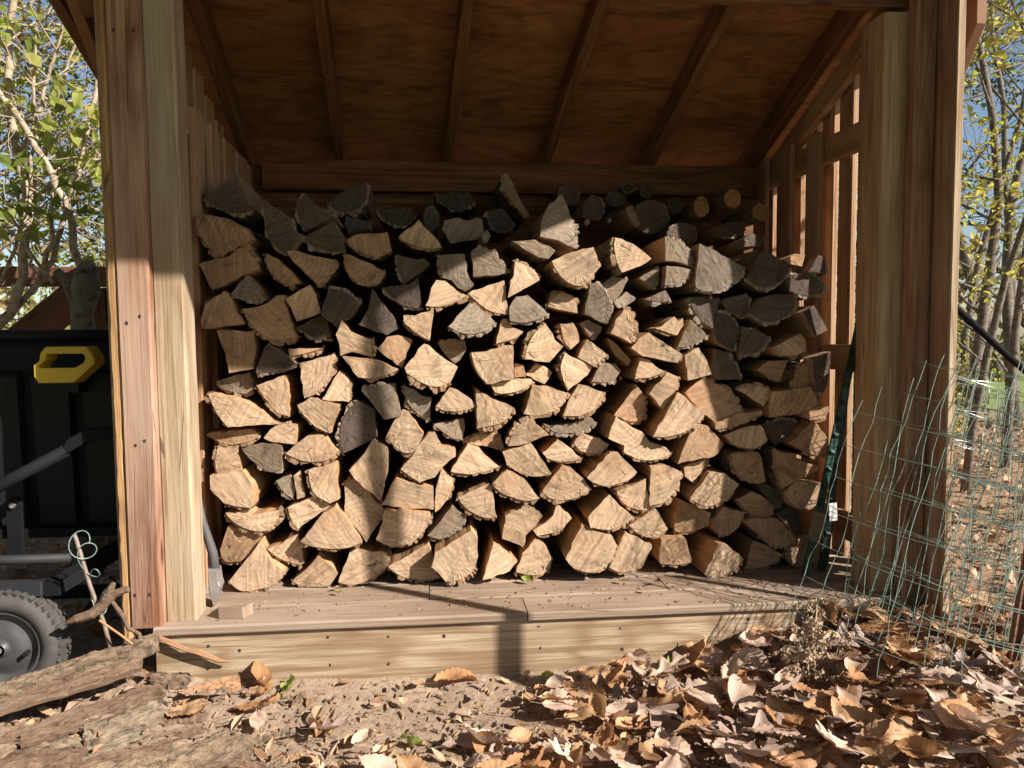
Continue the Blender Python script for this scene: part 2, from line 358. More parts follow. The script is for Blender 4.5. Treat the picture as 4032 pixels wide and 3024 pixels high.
# back wall boards
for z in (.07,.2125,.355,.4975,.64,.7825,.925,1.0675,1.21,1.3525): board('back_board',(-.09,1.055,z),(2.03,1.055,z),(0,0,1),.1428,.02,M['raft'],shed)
# rafters, roof sheathing, fascia, barge boards
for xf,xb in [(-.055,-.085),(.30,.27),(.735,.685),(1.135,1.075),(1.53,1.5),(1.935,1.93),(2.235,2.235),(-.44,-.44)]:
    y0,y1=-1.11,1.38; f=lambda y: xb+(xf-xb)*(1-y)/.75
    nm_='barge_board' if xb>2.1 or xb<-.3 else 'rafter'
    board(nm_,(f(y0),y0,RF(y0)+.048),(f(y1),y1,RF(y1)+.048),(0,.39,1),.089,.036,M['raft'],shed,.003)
board('fascia_board',(-.46,-1.135,2.292),(2.255,-1.135,2.292),(0,0,1),.18,.022,M['red'],shed)
slope=Vector((0,-1,.39)).normalized()
for xa,xb in [(-.46,.7345),(.7355,1.9345),(1.9355,2.255)]:
    for ya,yb in [(1.42,.12),(.118,-1.145)]:
        za,zb=RF(ya)+.101,RF(yb)+.101
        V=[];uv=[]
        for (y,z) in ((ya,za),(yb,zb)):
            for x in (xa,xb): V.append((x,y,z)); uv.append((x,-y))
        V+= [(v[0],v[1]+.005,v[2]+.014) for v in V]; uv+=uv
        p=mesh_obj('roof_panel',V,[(0,1,3,2),(4,6,7,5),(0,4,5,1),(2,3,7,6),(0,2,6,4),(1,5,7,3)],M['ply'],shed,None,{'UVMap':uv})
# right gable plate under the end rafter
board('gable_plate',(1.985,.12,RF(.12)-.05),(1.985,1.08,RF(1.08)-.05),(0,.39,1),.085,.03,M['slat'],shed)
# side walls: rails, inner pickets, outer slats
for xs,sg in ((1.985,1),(-.10,-1)):
    for z in (.68,1.385,.12): board('side_rail',(xs,.15 if sg>0 else .12,z),(xs,1.06,z+(.0 if z<1.3 else .01)),(0,0,1),.085,.036,M['slat'],shed)
for y0,y1,zt in [(.457,.603,1.452),(.667,.813,1.462),(.887,1.02,1.47)]:
    board('side_picket',(1.955,(y0+y1)/2+.015,.0),(1.955,(y0+y1)/2+.015,zt),(0,1,0),y1-y0-.055,.02,M['slat'],shed)
y=.205
while y<1.06:
    board('side_slat',(2.02,y,-.02),(2.02,y,RF(y)-.01),(0,1,0),.082,.022,M['slat'],shed); y+=.1195
for y0,y1,zt in [(.152,.305,1.385),(.33,.465,1.385),(.488,.62,1.38),(.66,.79,1.375),(.83,.96,1.37)]:
    board('side_picket',(-.075,(y0+y1)/2+.13,.0),(-.075,(y0+y1)/2+.13,zt+.04),(0,1,0),.1,.02,M['slat'],shed)
y=.2
while y<1.06:
    board('side_slat',(-.13,y,-.02),(-.13,y,RF(y)-.01),(0,1,0),.1,.022,M['slat'],shed); y+=.1195
# short bracket boards that carry the roof overhang outside both walls
b=MB(); b.prism([(-.006,1.619),(.095,1.478),(.14,1.478),(.14,1.78),(-.006,1.83)],'x',2.135,2.165,0,.002); b.build('roof_bracket',M['red'],shed)
b=MB(); b.prism([(.07,1.64),(.25,1.50),(.30,1.50),(.30,1.70),(.07,1.79)],'x',-.315,-.285,0,.002); b.build('roof_bracket',M['raft'],shed)
for x0,x1 in ((2.086,2.135),(-.285,-.24)):
    b=MB(); b.prism([(.09,1.60),(.13,1.60),(.13,1.69),(.09,1.69)],'x',x0,x1); b.build('roof_bracket',M['raft'],shed)

# ================================================================ the stack of split logs
LOGS = """
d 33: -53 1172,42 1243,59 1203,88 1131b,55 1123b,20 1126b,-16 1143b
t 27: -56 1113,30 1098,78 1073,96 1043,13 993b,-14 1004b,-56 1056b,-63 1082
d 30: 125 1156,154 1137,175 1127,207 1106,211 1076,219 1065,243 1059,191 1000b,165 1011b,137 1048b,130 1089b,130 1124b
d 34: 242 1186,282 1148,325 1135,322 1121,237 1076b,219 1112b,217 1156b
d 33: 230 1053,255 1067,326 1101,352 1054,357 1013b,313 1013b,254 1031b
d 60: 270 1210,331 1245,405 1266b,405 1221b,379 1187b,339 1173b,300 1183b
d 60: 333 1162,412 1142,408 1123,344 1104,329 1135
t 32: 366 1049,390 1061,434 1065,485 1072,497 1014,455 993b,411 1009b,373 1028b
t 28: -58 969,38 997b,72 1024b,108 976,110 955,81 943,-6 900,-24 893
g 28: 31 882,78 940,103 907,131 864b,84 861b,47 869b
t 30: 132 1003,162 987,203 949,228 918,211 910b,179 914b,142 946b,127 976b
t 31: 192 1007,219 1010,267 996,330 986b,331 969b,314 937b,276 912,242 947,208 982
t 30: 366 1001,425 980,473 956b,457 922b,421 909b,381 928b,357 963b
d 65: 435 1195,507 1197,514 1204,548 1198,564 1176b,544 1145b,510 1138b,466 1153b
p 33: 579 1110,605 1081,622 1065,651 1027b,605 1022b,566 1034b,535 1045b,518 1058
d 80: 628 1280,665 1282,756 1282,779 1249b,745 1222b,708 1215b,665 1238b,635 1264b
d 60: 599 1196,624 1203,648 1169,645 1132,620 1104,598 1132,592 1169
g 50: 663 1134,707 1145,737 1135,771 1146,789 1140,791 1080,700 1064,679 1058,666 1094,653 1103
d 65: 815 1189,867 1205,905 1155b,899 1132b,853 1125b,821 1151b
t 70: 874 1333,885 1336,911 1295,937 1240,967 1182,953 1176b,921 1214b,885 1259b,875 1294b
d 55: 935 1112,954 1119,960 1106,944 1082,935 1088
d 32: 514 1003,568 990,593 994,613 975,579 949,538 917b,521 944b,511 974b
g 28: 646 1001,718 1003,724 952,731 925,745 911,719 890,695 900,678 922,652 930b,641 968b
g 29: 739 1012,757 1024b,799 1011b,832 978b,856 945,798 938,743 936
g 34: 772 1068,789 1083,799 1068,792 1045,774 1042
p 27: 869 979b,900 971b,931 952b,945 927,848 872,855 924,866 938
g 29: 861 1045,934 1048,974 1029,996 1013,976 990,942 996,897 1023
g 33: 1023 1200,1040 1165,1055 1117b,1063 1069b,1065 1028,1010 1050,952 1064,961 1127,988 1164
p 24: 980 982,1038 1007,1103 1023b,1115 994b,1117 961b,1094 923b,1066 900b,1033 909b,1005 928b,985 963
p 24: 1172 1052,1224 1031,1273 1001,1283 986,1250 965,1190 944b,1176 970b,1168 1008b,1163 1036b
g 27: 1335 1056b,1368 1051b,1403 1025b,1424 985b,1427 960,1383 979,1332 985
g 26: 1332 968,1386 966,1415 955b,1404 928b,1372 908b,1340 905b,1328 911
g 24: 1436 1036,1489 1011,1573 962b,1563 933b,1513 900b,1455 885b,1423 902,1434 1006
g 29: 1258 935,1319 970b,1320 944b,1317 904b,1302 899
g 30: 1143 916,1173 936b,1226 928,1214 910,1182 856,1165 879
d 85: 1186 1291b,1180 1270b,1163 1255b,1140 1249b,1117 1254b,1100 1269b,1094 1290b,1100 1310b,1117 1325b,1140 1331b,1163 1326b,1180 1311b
d 80: 1352 1267b,1347 1252b,1331 1242b,1309 1238b,1287 1241b,1271 1251b,1265 1266b,1271 1280b,1287 1291b,1308 1295b,1330 1292b,1346 1281b
d 88: 1402 1324b,1398 1313b,1388 1306b,1375 1303b,1361 1305b,1351 1313b,1348 1323b,1351 1334b,1361 1341b,1375 1344b,1388 1342b,1398 1334b
d 88: 1480 1315b,1476 1301b,1465 1292b,1449 1288b,1434 1291b,1422 1301b,1418 1314b,1422 1327b,1433 1337b,1449 1340b,1464 1337b,1476 1328b
d 70: 1486 1188b,1476 1157b,1450 1135b,1414 1126b,1378 1134b,1352 1156b,1342 1187b,1352 1217b,1378 1240b,1413 1248b,1449 1241b,1476 1219b
d 75: 1166 1192,1176 1246,1207 1273,1234 1266b,1252 1233b,1248 1200b,1221 1180,1183 1179
d 80: 1567 1246b,1563 1230b,1553 1218b,1539 1213b,1524 1217b,1514 1229b,1510 1245b,1514 1262b,1524 1274b,1538 1278b,1552 1274b,1563 1262b
o 72: 1641 1230b,1637 1209b,1626 1194b,1610 1188b,1595 1193b,1583 1208b,1579 1229b,1583 1250b,1594 1265b,1610 1271b,1625 1266b,1637 1251b
d 64: 1569 1118b,1561 1097b,1540 1081b,1512 1075b,1483 1081b,1462 1096b,1454 1117b,1461 1138b,1482 1154b,1511 1160b,1540 1154b,1561 1139b
t 60: 1174 1150b,1172 1141b,1165 1134b,1156 1131b,1147 1133b,1141 1140b,1138 1150b,1141 1159b,1147 1166b,1156 1169b,1165 1166b,1172 1160b
g 60: 1252 1157b,1250 1149b,1245 1143b,1237 1141b,1230 1143b,1225 1149b,1223 1157b,1225 1165b,1230 1171b,1237 1173b,1245 1171b,1250 1165b
g 62: 1298 1205,1321 1214,1353 1145,1338 1136,1315 1155
o 68: 1746 1254b,1742 1235b,1730 1221b,1713 1216b,1696 1221b,1683 1234b,1679 1253b,1683 1271b,1695 1285b,1712 1290b,1729 1286b,1742 1272b
o 65: 1847 1200b,1842 1184b,1829 1172b,1810 1168b,1791 1172b,1778 1184b,1772 1200b,1777 1216b,1791 1228b,1809 1232b,1828 1228b,1842 1217b
d 58: 1691 1086,1744 1113,1792 1103,1796 1078,1705 1064
d 62: 1639 1146,1679 1160,1727 1154,1741 1131,1707 1105b,1653 1107
t 26: 22 888,46 835,69 795,-46 780,-47 812,-36 851b,-4 875b
t 28: 65 836,123 847,163 876,186 879,181 863,194 817,211 757b,166 747b,129 752b,95 782b,75 812b
p 30: 184 871,256 910,272 880,288 828,214 803,198 842
d 29: 311 899b,351 894b,381 877b,403 853,391 836,366 806,350 803,337 779,291 820,297 850
d 31: 212 788,285 820,301 804,316 749b,273 746b,241 763b
t 27: -11 777,37 777,94 771,93 663,26 649,10 723
d 27: 134 739,162 720,214 679b,187 660b,149 651b,102 651,111 688
t 29: 190 721,270 723,289 721b,248 708b,195 697
p 28: 333 764,348 803,369 773,436 747b,436 693,379 709,345 698
p 26: 353 697,406 694,465 681,515 656b,470 636b,421 629b,397 636,384 653
p 27: 227 678,280 692,323 702b,323 664b,311 623b,268 585,241 575,229 632
p 27: 289 569,341 653b,373 628b,369 562
g 30: -24 622,16 638,72 649,79 627,83 588b,57 586b,14 595b,-19 614b
p 27: 101 615,181 641,191 614,193 521b,157 529b,132 565b,109 593b
p 24: -26 591,9 585,70 569,116 538,162 499,22 496b,-3 529b,-15 556b
p 26: 218 553,258 575,342 553,329 522,312 470b,270 487b,239 520b,223 537b
d 28: 393 563,441 537,443 485,448 452,432 446,349 403b,336 442b,343 497b,362 536b
d 28: 440 898,461 866,496 825,517 778,482 759,401 788,426 836
d 29: 469 902,549 912,578 934,581 891,586 839b,542 844b,499 869b
p 27: 600 847,616 900,629 924,659 922,691 896,724 879b,680 854b,630 841b
p 28: 725 887,806 914,837 924,847 821b,797 827b,761 852b
p 26: 533 816,567 818,622 835,619 794,610 744b,580 756b,551 780b,532 799
g 25: 668 784,729 857,762 834,808 797b,778 771b,739 760b,695 766b
p 27: 827 804,841 807,863 782,891 768b,874 749b,809 732,818 771
g 26: 848 840,873 876,907 877,929 859,969 822b,935 804b,893 793b,851 801
t 28: 454 720,481 753,517 761,558 747,541 706,524 659,481 695
p 24: 591 736,607 728,637 703,669 679,691 662,669 618b,633 602b,590 614b,541 647,536 663,564 698
g 33: 638 733b,678 744b,717 738,720 715,700 681,688 673,666 690,649 710
p 24: 734 708,777 708,843 730,859 727,859 627,781 612b,757 634b,738 673b
p 25: 789 611,854 623,916 626,922 615b,882 590b,826 580b,801 586
t 27: 868 670,893 665b,896 634,866 630
p 25: 895 686b,904 732b,927 768b,958 793,989 745,1012 722,972 673
p 29: 902 638,935 672,961 663,987 643,961 607,930 621
p 28: 969 844b,983 872b,1014 891b,1045 877b,1061 849,1060 824,1017 832
g 26: 1100 912,1116 918b,1144 893b,1164 854b,1167 823b,1150 792,1082 820,1084 848
g 31: 1182 859,1223 893,1255 870,1205 836,1194 839
p 24: 1199 833b,1217 825b,1225 792b,1231 769b,1220 733,1194 747,1158 764,1174 803
g 27: 1273 868,1337 897,1355 860b,1317 857b,1291 860b
p 28: 1007 793,1047 793,1068 756,1067 734,1043 713b,1017 737b,1014 768b
g 29: 1075 796,1096 804,1145 782,1125 753b,1108 745
p 25: 1300 775,1332 794,1358 814,1372 800,1387 808,1387 786,1370 755b,1349 758b,1320 772b
g 26: 1414 803,1440 777,1467 754b,1435 732b,1397 718b,1373 719
p 27: 1092 742,1155 696b,1112 661,1061 689,1072 711
t 29: 1157 750,1192 724,1233 678,1224 661,1186 693,1166 725
p 25: 1221 720,1248 744,1277 764,1326 732,1383 695b,1370 670,1324 679,1260 693
p 26: 1257 690,1283 679,1315 650,1336 644b,1289 625b,1240 622,1246 656
p 25: 1390 695,1434 717,1455 690,1480 636,1406 615,1396 665
p 27: 1021 703,1107 660,1092 635,1032 586b,1014 624b,1004 661b
g 29: 1140 673,1186 667,1201 644,1187 619b,1152 607b,1108 614,1122 645
p 26: 1284 576,1319 613,1339 641,1376 627b,1366 581b,1337 536b,1328 526,1301 556
p 22: 1367 583,1402 552,1445 513b,1426 483b,1377 456b,1319 443b,1287 446,1304 477,1339 530
p 26: 921 606,965 600,1027 580b,1013 546b,979 521b,928 510b,894 517,911 573
p 26: 1063 607,1093 598,1148 578b,1131 547b,1108 528b,1062 508b,1010 512,1036 568
t 30: 1181 505,1251 600,1278 568b,1284 527b,1275 481b,1216 488
p 25: 1174 508,1232 471,1261 460,1285 425,1340 407,1355 387b,1311 368b,1256 369b,1198 396,1201 418,1149 442
g 28: 956 485,994 478,1045 486,1103 499,1121 485b,1097 471b,1057 454b,996 453b
p 25: 843 422b,859 467b,887 495b,917 508,932 485,966 455,898 427
t 30: 708 427b,742 449b,782 454b,827 442,841 396,770 417
p 26: 476 453,495 492,526 535,542 530,561 502,588 462,562 410b,532 402b,502 425b
g 27: 406 592b,436 605b,472 613b,507 610,522 518,473 507,441 550
g 28: 534 609,562 595,583 575,614 569,607 505b,572 517b,539 559b,528 590b
p 26: 669 602,710 581,750 547b,738 536b,688 528b,646 531b,626 546
p 26: 747 597,794 568,857 540b,855 514b,816 487b,751 477
g 29: 618 486,649 494,711 504,714 476,705 437b,671 443b,643 469b
p 25: 520 357,604 466,621 463,642 426,686 412,681 395,642 362,619 332,575 319b,545 337b
p 26: 669 345,703 404,720 426,756 412,815 358b,781 346b,736 336b,700 340b
p 25: 825 403,910 430,927 407,975 335b,932 325b,881 334b,839 366
p 26: 949 396,999 437,1030 415,1070 377b,1042 369b,996 370b,965 379
p 28: 1051 426,1071 453,1129 436,1164 418,1141 392b,1103 387b,1063 400b
p 24: 1085 323,1155 398,1181 395,1210 366,1243 336b,1233 317b,1187 301b,1141 290b,1101 308
p 25: 946 282,1008 360,1045 345,1074 316,1100 284b,1074 264b,1023 249b,968 256b
p 27: 1184 268,1247 296,1273 310,1292 208b,1248 209b,1203 231b
p 26: 1288 352,1332 351,1388 330b,1383 289b,1362 261b,1339 232b,1286 225,1286 277
t 25: 1370 356,1413 456,1433 477,1469 472,1493 448,1524 413,1494 375,1434 369
p 28: 1400 341,1439 355,1475 363b,1481 357b,1463 328b,1431 290,1407 312
p 25: 1413 245,1465 316,1476 330,1524 323,1568 290b,1549 256b,1507 228b,1466 214b
t 26: 1551 382,1605 387,1641 383,1664 292b,1634 284b,1588 303b,1558 335b
t 27: 1696 392,1743 377,1786 352,1845 336,1842 324,1727 265b,1704 316b,1698 360b
t 30: 1396 232,1429 219,1493 191,1490 164b,1463 135b,1406 122b,1382 129
t 29: 1499 166,1538 212,1562 197,1608 187,1602 163,1591 137,1554 114b,1524 112
t 30: 1584 227,1636 252,1670 237,1708 206,1705 176b,1665 165b,1625 184b
d 33: 1668 264,1705 272,1730 247,1762 228,1750 186,1719 184,1696 224
p 27: 1733 253,1769 288,1834 286,1856 280,1838 209b,1795 195b,1758 211b
t 27: 1600 162,1624 170,1713 167,1754 122,1772 94b,1748 74b,1696 85b,1649 116
d 33: 1725 174,1785 188,1810 169,1824 104,1802 90,1760 146
t 28: 1612 19,1633 96,1670 83,1732 51b,1708 25b,1662 8b,1606 7
p 22: 1454 10,1497 105,1521 104,1572 61b,1551 24b,1516 2b,1469 -2
t 29: 1746 47,1789 94,1835 99,1876 73,1852 17,1787 1b,1759 20b
d 27: 1416 873,1511 870,1508 845,1485 776b,1449 799b,1422 839b
d 28: 1517 865,1601 885,1610 874b,1601 831b,1584 808,1536 839
d 26: 1599 824,1640 870,1688 881,1730 881,1751 883b,1760 850b,1731 815b,1671 792b,1629 801b
d 27: 1597 936,1648 1016,1669 1016,1709 988,1736 965b,1719 931b,1674 902b,1626 905b
d 31: 1606 997,1648 1023,1648 1006,1633 968
t 30: 1720 994,1768 1011,1802 1012,1790 974,1756 979
d 28: 1802 952,1831 1007,1856 998b,1863 949
d 30: 1733 945b,1809 951b,1852 933b,1869 887b,1810 878b,1749 889
d 28: 1506 824b,1533 827b,1566 801b,1578 767b,1558 706,1501 732,1495 773
d 28: 1587 781,1632 775,1681 749b,1660 714b,1621 694b,1579 691
d 29: 1508 712,1541 700b,1575 662b,1584 615,1491 615,1497 666
p 26: 1681 717,1771 761,1793 728,1790 705b,1751 688b,1700 691
d 26: 1779 826,1815 849,1859 768,1817 748
t 28: 1640 644,1676 673,1740 674,1713 609b,1677 618
t 27: 1743 583b,1769 647b,1811 675,1815 602,1794 582
d 24: 1799 679,1859 702,1857 647,1846 575b,1813 572
t 27: 1404 575,1457 618b,1517 597b,1553 576b,1583 515,1497 481,1458 511
p 27: 1571 585b,1597 593b,1636 596b,1676 584,1676 572,1654 530,1613 558
t 25: 1668 578,1754 584,1802 592,1831 537,1774 505,1668 497
t 26: 1779 504,1836 530,1873 526b,1855 486b,1809 486
t 24: 1489 482,1562 512,1636 520,1640 508b,1586 483b,1536 467b,1492 462
p 27: 1527 440,1584 460,1647 473,1671 423b,1636 394b,1591 398b,1558 411
d 31: 1668 460b,1714 477b,1761 482b,1789 466,1780 440,1722 399,1693 429
t 26: 1738 411,1816 482,1853 442,1879 385b,1842 365b,1787 387
t 28: -49 471,17 478,80 485,101 471b,90 449b,53 442b,15 434b,-21 451b
p 27: 116 456,151 493b,197 499,214 494,210 439,163 442
p 28: -16 435,39 431,46 393,48 362,-21 354b,-28 389b
g 27: 54 424,108 442,169 436,170 361b,127 351b,101 377b,70 399b
p 26: 179 412,245 460,291 465,333 412b,305 387b,254 383b,207 395b
p 25: -34 350,58 364,75 337,90 306,81 255b,39 259b,3 271,-35 310
g 29: 146 325,187 344,205 298,194 271b,164 291b
p 28: 199 339,219 356,226 314,233 277,211 272
p 26: 246 361,327 381,331 334,333 271,308 260b,261 284b,248 323b
p 26: 5 238,63 246,84 230,118 235,156 241b,163 223b,130 182b,98 178b,51 193b,15 219b
p 27: 183 248,259 280,307 247,211 183b,188 214b
p 24: 224 149,289 232,324 256,374 194,403 143b,360 125b,293 127b,247 137b
p 26: 385 375,412 410,437 446,481 425,480 353,459 259,381 333,366 356
p 27: 350 310b,372 326,399 317,445 254,458 251,466 231,460 206,413 140,349 226
p 25: 461 253,504 331,575 308,614 302,616 234,547 236
p 23: 469 240,504 234,518 241,602 228,610 219b,585 170b,552 140b,502 125b,457 141b,445 152,463 199
p 26: 642 354,675 326b,672 293b,657 259,621 225,622 294
p 26: 690 264,744 288,786 307,795 272,805 210b,788 196b,746 211b,710 232b
g 28: 598 143,675 240,691 223,716 208b,708 177b,674 149b,637 130b
p 25: 794 305,836 351,876 332,901 309,939 259b,903 249b,861 261b,816 280b
p 25: 836 208,881 230b,909 232b,937 191,897 144,889 108,824 138
p 26: 921 158,961 182,984 202,993 239,1039 193,1013 158b,978 147b,933 140
p 23: 1084 203,1153 269,1190 228,1231 193b,1199 174b,1150 158b,1093 171
p 25: 1216 168,1260 193,1298 218,1318 191,1342 153b,1313 125b,1272 126b,1239 145b
t 28: -20 121,7 195,91 167,102 162,82 120,41 85b,-10 82b,-17 104
p 28: 120 125,160 137,207 164,214 130,225 73,215 65b,170 81b,138 102b
p 25: 11 35,92 131,100 150,130 94,175 56b,145 21b,94 9b,49 3b,23 20b
p 27: 189 22,241 64,269 103,298 76,324 42,300 3b,245 2b,210 7b
p 26: 327 19,364 108,378 117,471 103b,477 76b,448 40b,395 11b,362 7b
p 27: 475 59,511 75,556 99,598 128,614 71,625 28,636 16b,571 13b,527 20b,488 44b
p 22: 620 110,727 174,744 148,746 95,740 59b,715 34b,679 19b,649 19,624 52,608 66
p 24: 761 16,775 60,798 127,828 103,870 65,845 40,791 22
p 26: 864 31,890 90,930 132,964 99,978 70b,973 38b,950 19b,904 18b
p 22: 1013 77,1068 179,1108 159,1162 140,1174 112b,1157 66b,1117 36b,1083 31b,1040 48
p 24: 1154 41,1205 148,1246 127,1290 102,1292 94,1261 45b,1223 26b,1182 22b
t 27: 1321 43,1331 113,1366 115,1405 117,1427 39b,1382 29b,1331 34
"""
def dens(P,fl,sp_b=.005,sp=.016):
    out=[]
    n=len(P)
    for i in range(n):
        a=Vector(P[i]); c=Vector(P[(i+1)%n]); L=(c-a).length; k=max(1,int(L/(sp_b if fl[i] else sp)))
        for j in range(k): out.append([a+(c-a)*(j/k),fl[i],j])
    return out
def make_log(idx,kind,y,P,fl):
    rs=random.Random(1000+idx)
    ar=sum(P[i][0]*P[(i+1)%len(P)][1]-P[(i+1)%len(P)][0]*P[i][1] for i in range(len(P)))/2
    if ar<0:   # make it counter-clockwise seen from the front
        P=P[::-1]; fl=fl[::-1]; fl=fl[1:]+fl[:1]; ar=-ar
    per=sum(math.dist(P[i],P[(i+1)%len(P)]) for i in range(len(P)))
    bl=sum(math.dist(P[i],P[(i+1)%len(P)]) for i in range(len(P)) if fl[i])
    D=dens(P,fl); n=len(D); pts=[d[0] for d in D]; bf=[d[1] for d in D]
    orig=[p.copy() for p in pts]
    for it in range(14):     # round the bark arcs
        q=[p.copy() for p in pts]
        for i in range(n):
            if bf[i] and bf[i-1]: q[i]=pts[i]*.5+(pts[i-1]+pts[(i+1)%n])*.25
        pts=q
    for i in range(n):       # ragged split edges
        if not (bf[i] and bf[i-1]):
            pts[i]=pts[i]+Vector((rs.uniform(-1,1),rs.uniform(-1,1)))*.0024
    cx=sum(p.x for p in pts)/n; cz=sum(p.y for p in pts)/n
    base=min(p.y for p in pts)
    # pith: centre of the bark arc, or the corner farthest from it
    bi=[i for i in range(n) if bf[i]]
    if bi and len(bi)<n-2:
        mb=sum((pts[i] for i in bi),Vector((0,0)))/len(bi); pi=max(pts,key=lambda p:(p-mb).length); pith=pi*.75+Vector((cx,cz))*.25
    else: pith=Vector((cx+rs.uniform(-.01,.01),cz+rs.uniform(-.01,.01)))
    ta,tb=rs.uniform(-.13,.13),rs.uniform(-.10,.16)
    L=rs.uniform(.37,.42); L=min(L,1.03-y)
    if y>.5: L=max(.12,min(.3,1.03-y))
    sa=rs.uniform(0,math.pi); ca,si=math.cos(sa),math.sin(sa)
    loc=Vector((cx,y,base))
    V=[];uvs=[];uvp=[];F=[];fm=[]
    dyf=lambda p: ta*(p.x-cx)+tb*(p.y-cz)
    skx,skz=rs.uniform(-.02,.02),rs.uniform(-.012,.012)
    rings=[(.0,1.0,0),(.10,1.0,.0012),(.22,.99,.002),(L,.985,.002)]
    for ri,(d,scl,j) in enumerate(rings):
        for p in pts:
            q=Vector((cx,cz))+(Vector((p.x,p.y))-Vector((cx,cz)))*scl
            V.append(Vector((q.x+skx*d+rs.uniform(-j,j)-cx, dyf(p)*(1-d/L)+d, q.y+skz*d+rs.uniform(-j,j)-base)))
            uvs.append((0,0)); uvp.append((0,0))
    for ri in range(len(rings)-1):
        for i in range(n):
            F.append((ri*n+i,ri*n+(i+1)%n,(ri+1)*n+(i+1)%n,(ri+1)*n+i)); fm.append(1)
    # end face: own vertices, inner rings so that the saw cut is not perfectly flat
    o0=len(V); lv=[1.0,.82,.5]
    for s in lv:
        for p in pts:
            q=Vector((cx,cz))+(p-Vector((cx,cz)))*s
            dz=0 if s==1 else rs.uniform(-.0011,.0011)
            V.append(Vector((q.x-cx,dyf(q)+dz,q.y-base))); uvs.append((q.x*ca+q.y*si,-q.x*si+q.y*ca)); uvp.append((q.x-pith.x,q.y-pith.y))
    star=all((pts[(i+1)%n]-pts[i]).cross(Vector((cx,cz))-pts[i])>0 for i in range(n))
    if star:
        for k in range(2):
            for i in range(n): F.append((o0+k*n+i,o0+(k+1)*n+i,o0+(k+1)*n+(i+1)%n,o0+k*n+(i+1)%n)[::-1]); fm.append(0)
        F.append(tuple(o0+2*n+i for i in range(n))); fm.append(0)
    else:
        F.append(tuple(o0+i for i in range(n))); fm.append(0)
    F.append(tuple(3*n+i for i in reversed(range(n)))); fm.append(1)
    nm='round_log' if bl>.9*per else 'split_log'
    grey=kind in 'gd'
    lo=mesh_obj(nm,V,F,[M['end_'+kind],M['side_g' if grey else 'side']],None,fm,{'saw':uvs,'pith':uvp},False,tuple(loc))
    # bark
    if bi:
        runs=[];cur=[]
        st=next((i for i in range(n) if not bf[i]),0)
        for q in range(n):
            i=(st+q)%n
            if bf[i]: cur.append(i)
            elif cur: runs.append(cur); cur=[]
        if cur: runs.append(cur)
        BV=[];BF=[];Bm=[]
        T=rs.uniform(.010,.018) if bl<.9*per else rs.uniform(.003,.005)
        for run in runs:
            ids=run+[(run[-1]+1)%n]
            closed=len(run)==n
            if closed: ids=run
            m=len(ids); nor=[]
            for i in ids:
                t=pts[(i+1)%n]-pts[i-1]; nor.append(Vector((t.y,-t.x)).normalized())
            # scalloped furrows
            th=[];pos=0;nf=rs.uniform(.006,.014);pf=0;hk=rs.uniform(.75,1.2);fr=[];fo=rs.uniform(0,.007)
            sty=rs.choice((0,0,0,0,1,2,2)); sd_=rs.uniform(0,50)
            for k in range(m):
                if k: pos+=(pts[ids[k]]-pts[ids[k-1]]).length
                if pos>nf: pf=nf; nf=pos+rs.choice((.008,.013,.018,.024,.038))*rs.uniform(.8,1.25); hk=rs.uniform(.45,1.3); fo=rs.uniform(0,.009)
                u=min(1,max(0,(pos-pf)/max(1e-4,nf-pf))); e=min(u,1-u)*2
                gap=max(.38,min(1,.95+1.3*noise.noise((pos*20,sd_,1.))))      # broken or missing stretches
                if sty==0: t_=T*(.26+.74*hk*min(1,e*rs.uniform(2.,3.4))**.6)*rs.uniform(.88,1.1)
                elif sty==1: t_=T*.8*(.8+.5*noise.noise((pos*60,sd_,3.))+.3*noise.noise((pos*190,sd_,8.)))
                else: t_=T*(.68+.8*noise.noise((pos*45,sd_,5.))+.5*noise.noise((pos*140,sd_,2.)))
                th.append(max(.0012,t_*gap)); fr.append(fo+(.004 if e<.25 else 0))
            if not closed: th[0]*=.55; th[-1]*=.55
            ys=[0,.03,.07,.12,.18,.25,L-.002]; b0=len(BV)
            for k,i in enumerate(ids):     # inner edge, front
                p=pts[i]; BV.append((p.x-cx,dyf(p)+fr[k]*.6+.0006,p.y-base))
            for r_,yv in enumerate(ys):
                for k,i in enumerate(ids):
                    p=pts[i]; t=th[k]*(1 if r_==0 else rs.uniform(.6,1.2))
                    q=p+nor[k]*t; q=Vector((cx,cz))+(q-Vector((cx,cz)))*(1-.015*yv/L)
                    dd=yv+(fr[k] if r_==0 else 0)
                    BV.append((q.x-cx+skx*dd,dyf(p)*(1-dd/L)+dd+(rs.uniform(-.006,.006) if 0<r_<6 else 0),q.y-base+skz*dd))
            mm=m if closed else m-1
            for k in range(mm):
                k2=(k+1)%m
                BF.append((b0+k,b0+m+k,b0+m+k2,b0+k2)); Bm.append(0)
                for r_ in range(len(ys)-1):
                    BF.append((b0+(r_+1)*m+k,b0+(r_+2)*m+k,b0+(r_+2)*m+k2,b0+(r_+1)*m+k2)); Bm.append(1)
        bo=mesh_obj('bark',BV,BF,[M['bark_edge_g' if grey else 'bark_edge'],M['bark']],lo,Bm,None,False,tuple(loc))
    # ---- what the label is made of
    size='' if y>.5 else ('small' if ar<.0058 else ('large' if ar>.0135 else ''))
    colr={'p':'pale','t':'tan','g':'grey','d':'dark','o':'orange'}[kind]  # tan includes a few pale logs coloured darker for shade
    best=min(max(e)-min(e) for e in ([p[0]*math.cos(R(q))+p[1]*math.sin(R(q)) for p in P] for q in range(0,180,10)))
    ext=max(math.dist(a,c) for a in P for c in P); asp=ext/max(best,1e-3)
    shp='round log' if bl>.9*per else 'slab log' if asp>2.15 else 'half-round log' if bl>.47*per else 'block log' if asp<1.35 else 'wedge log'
    bd=''
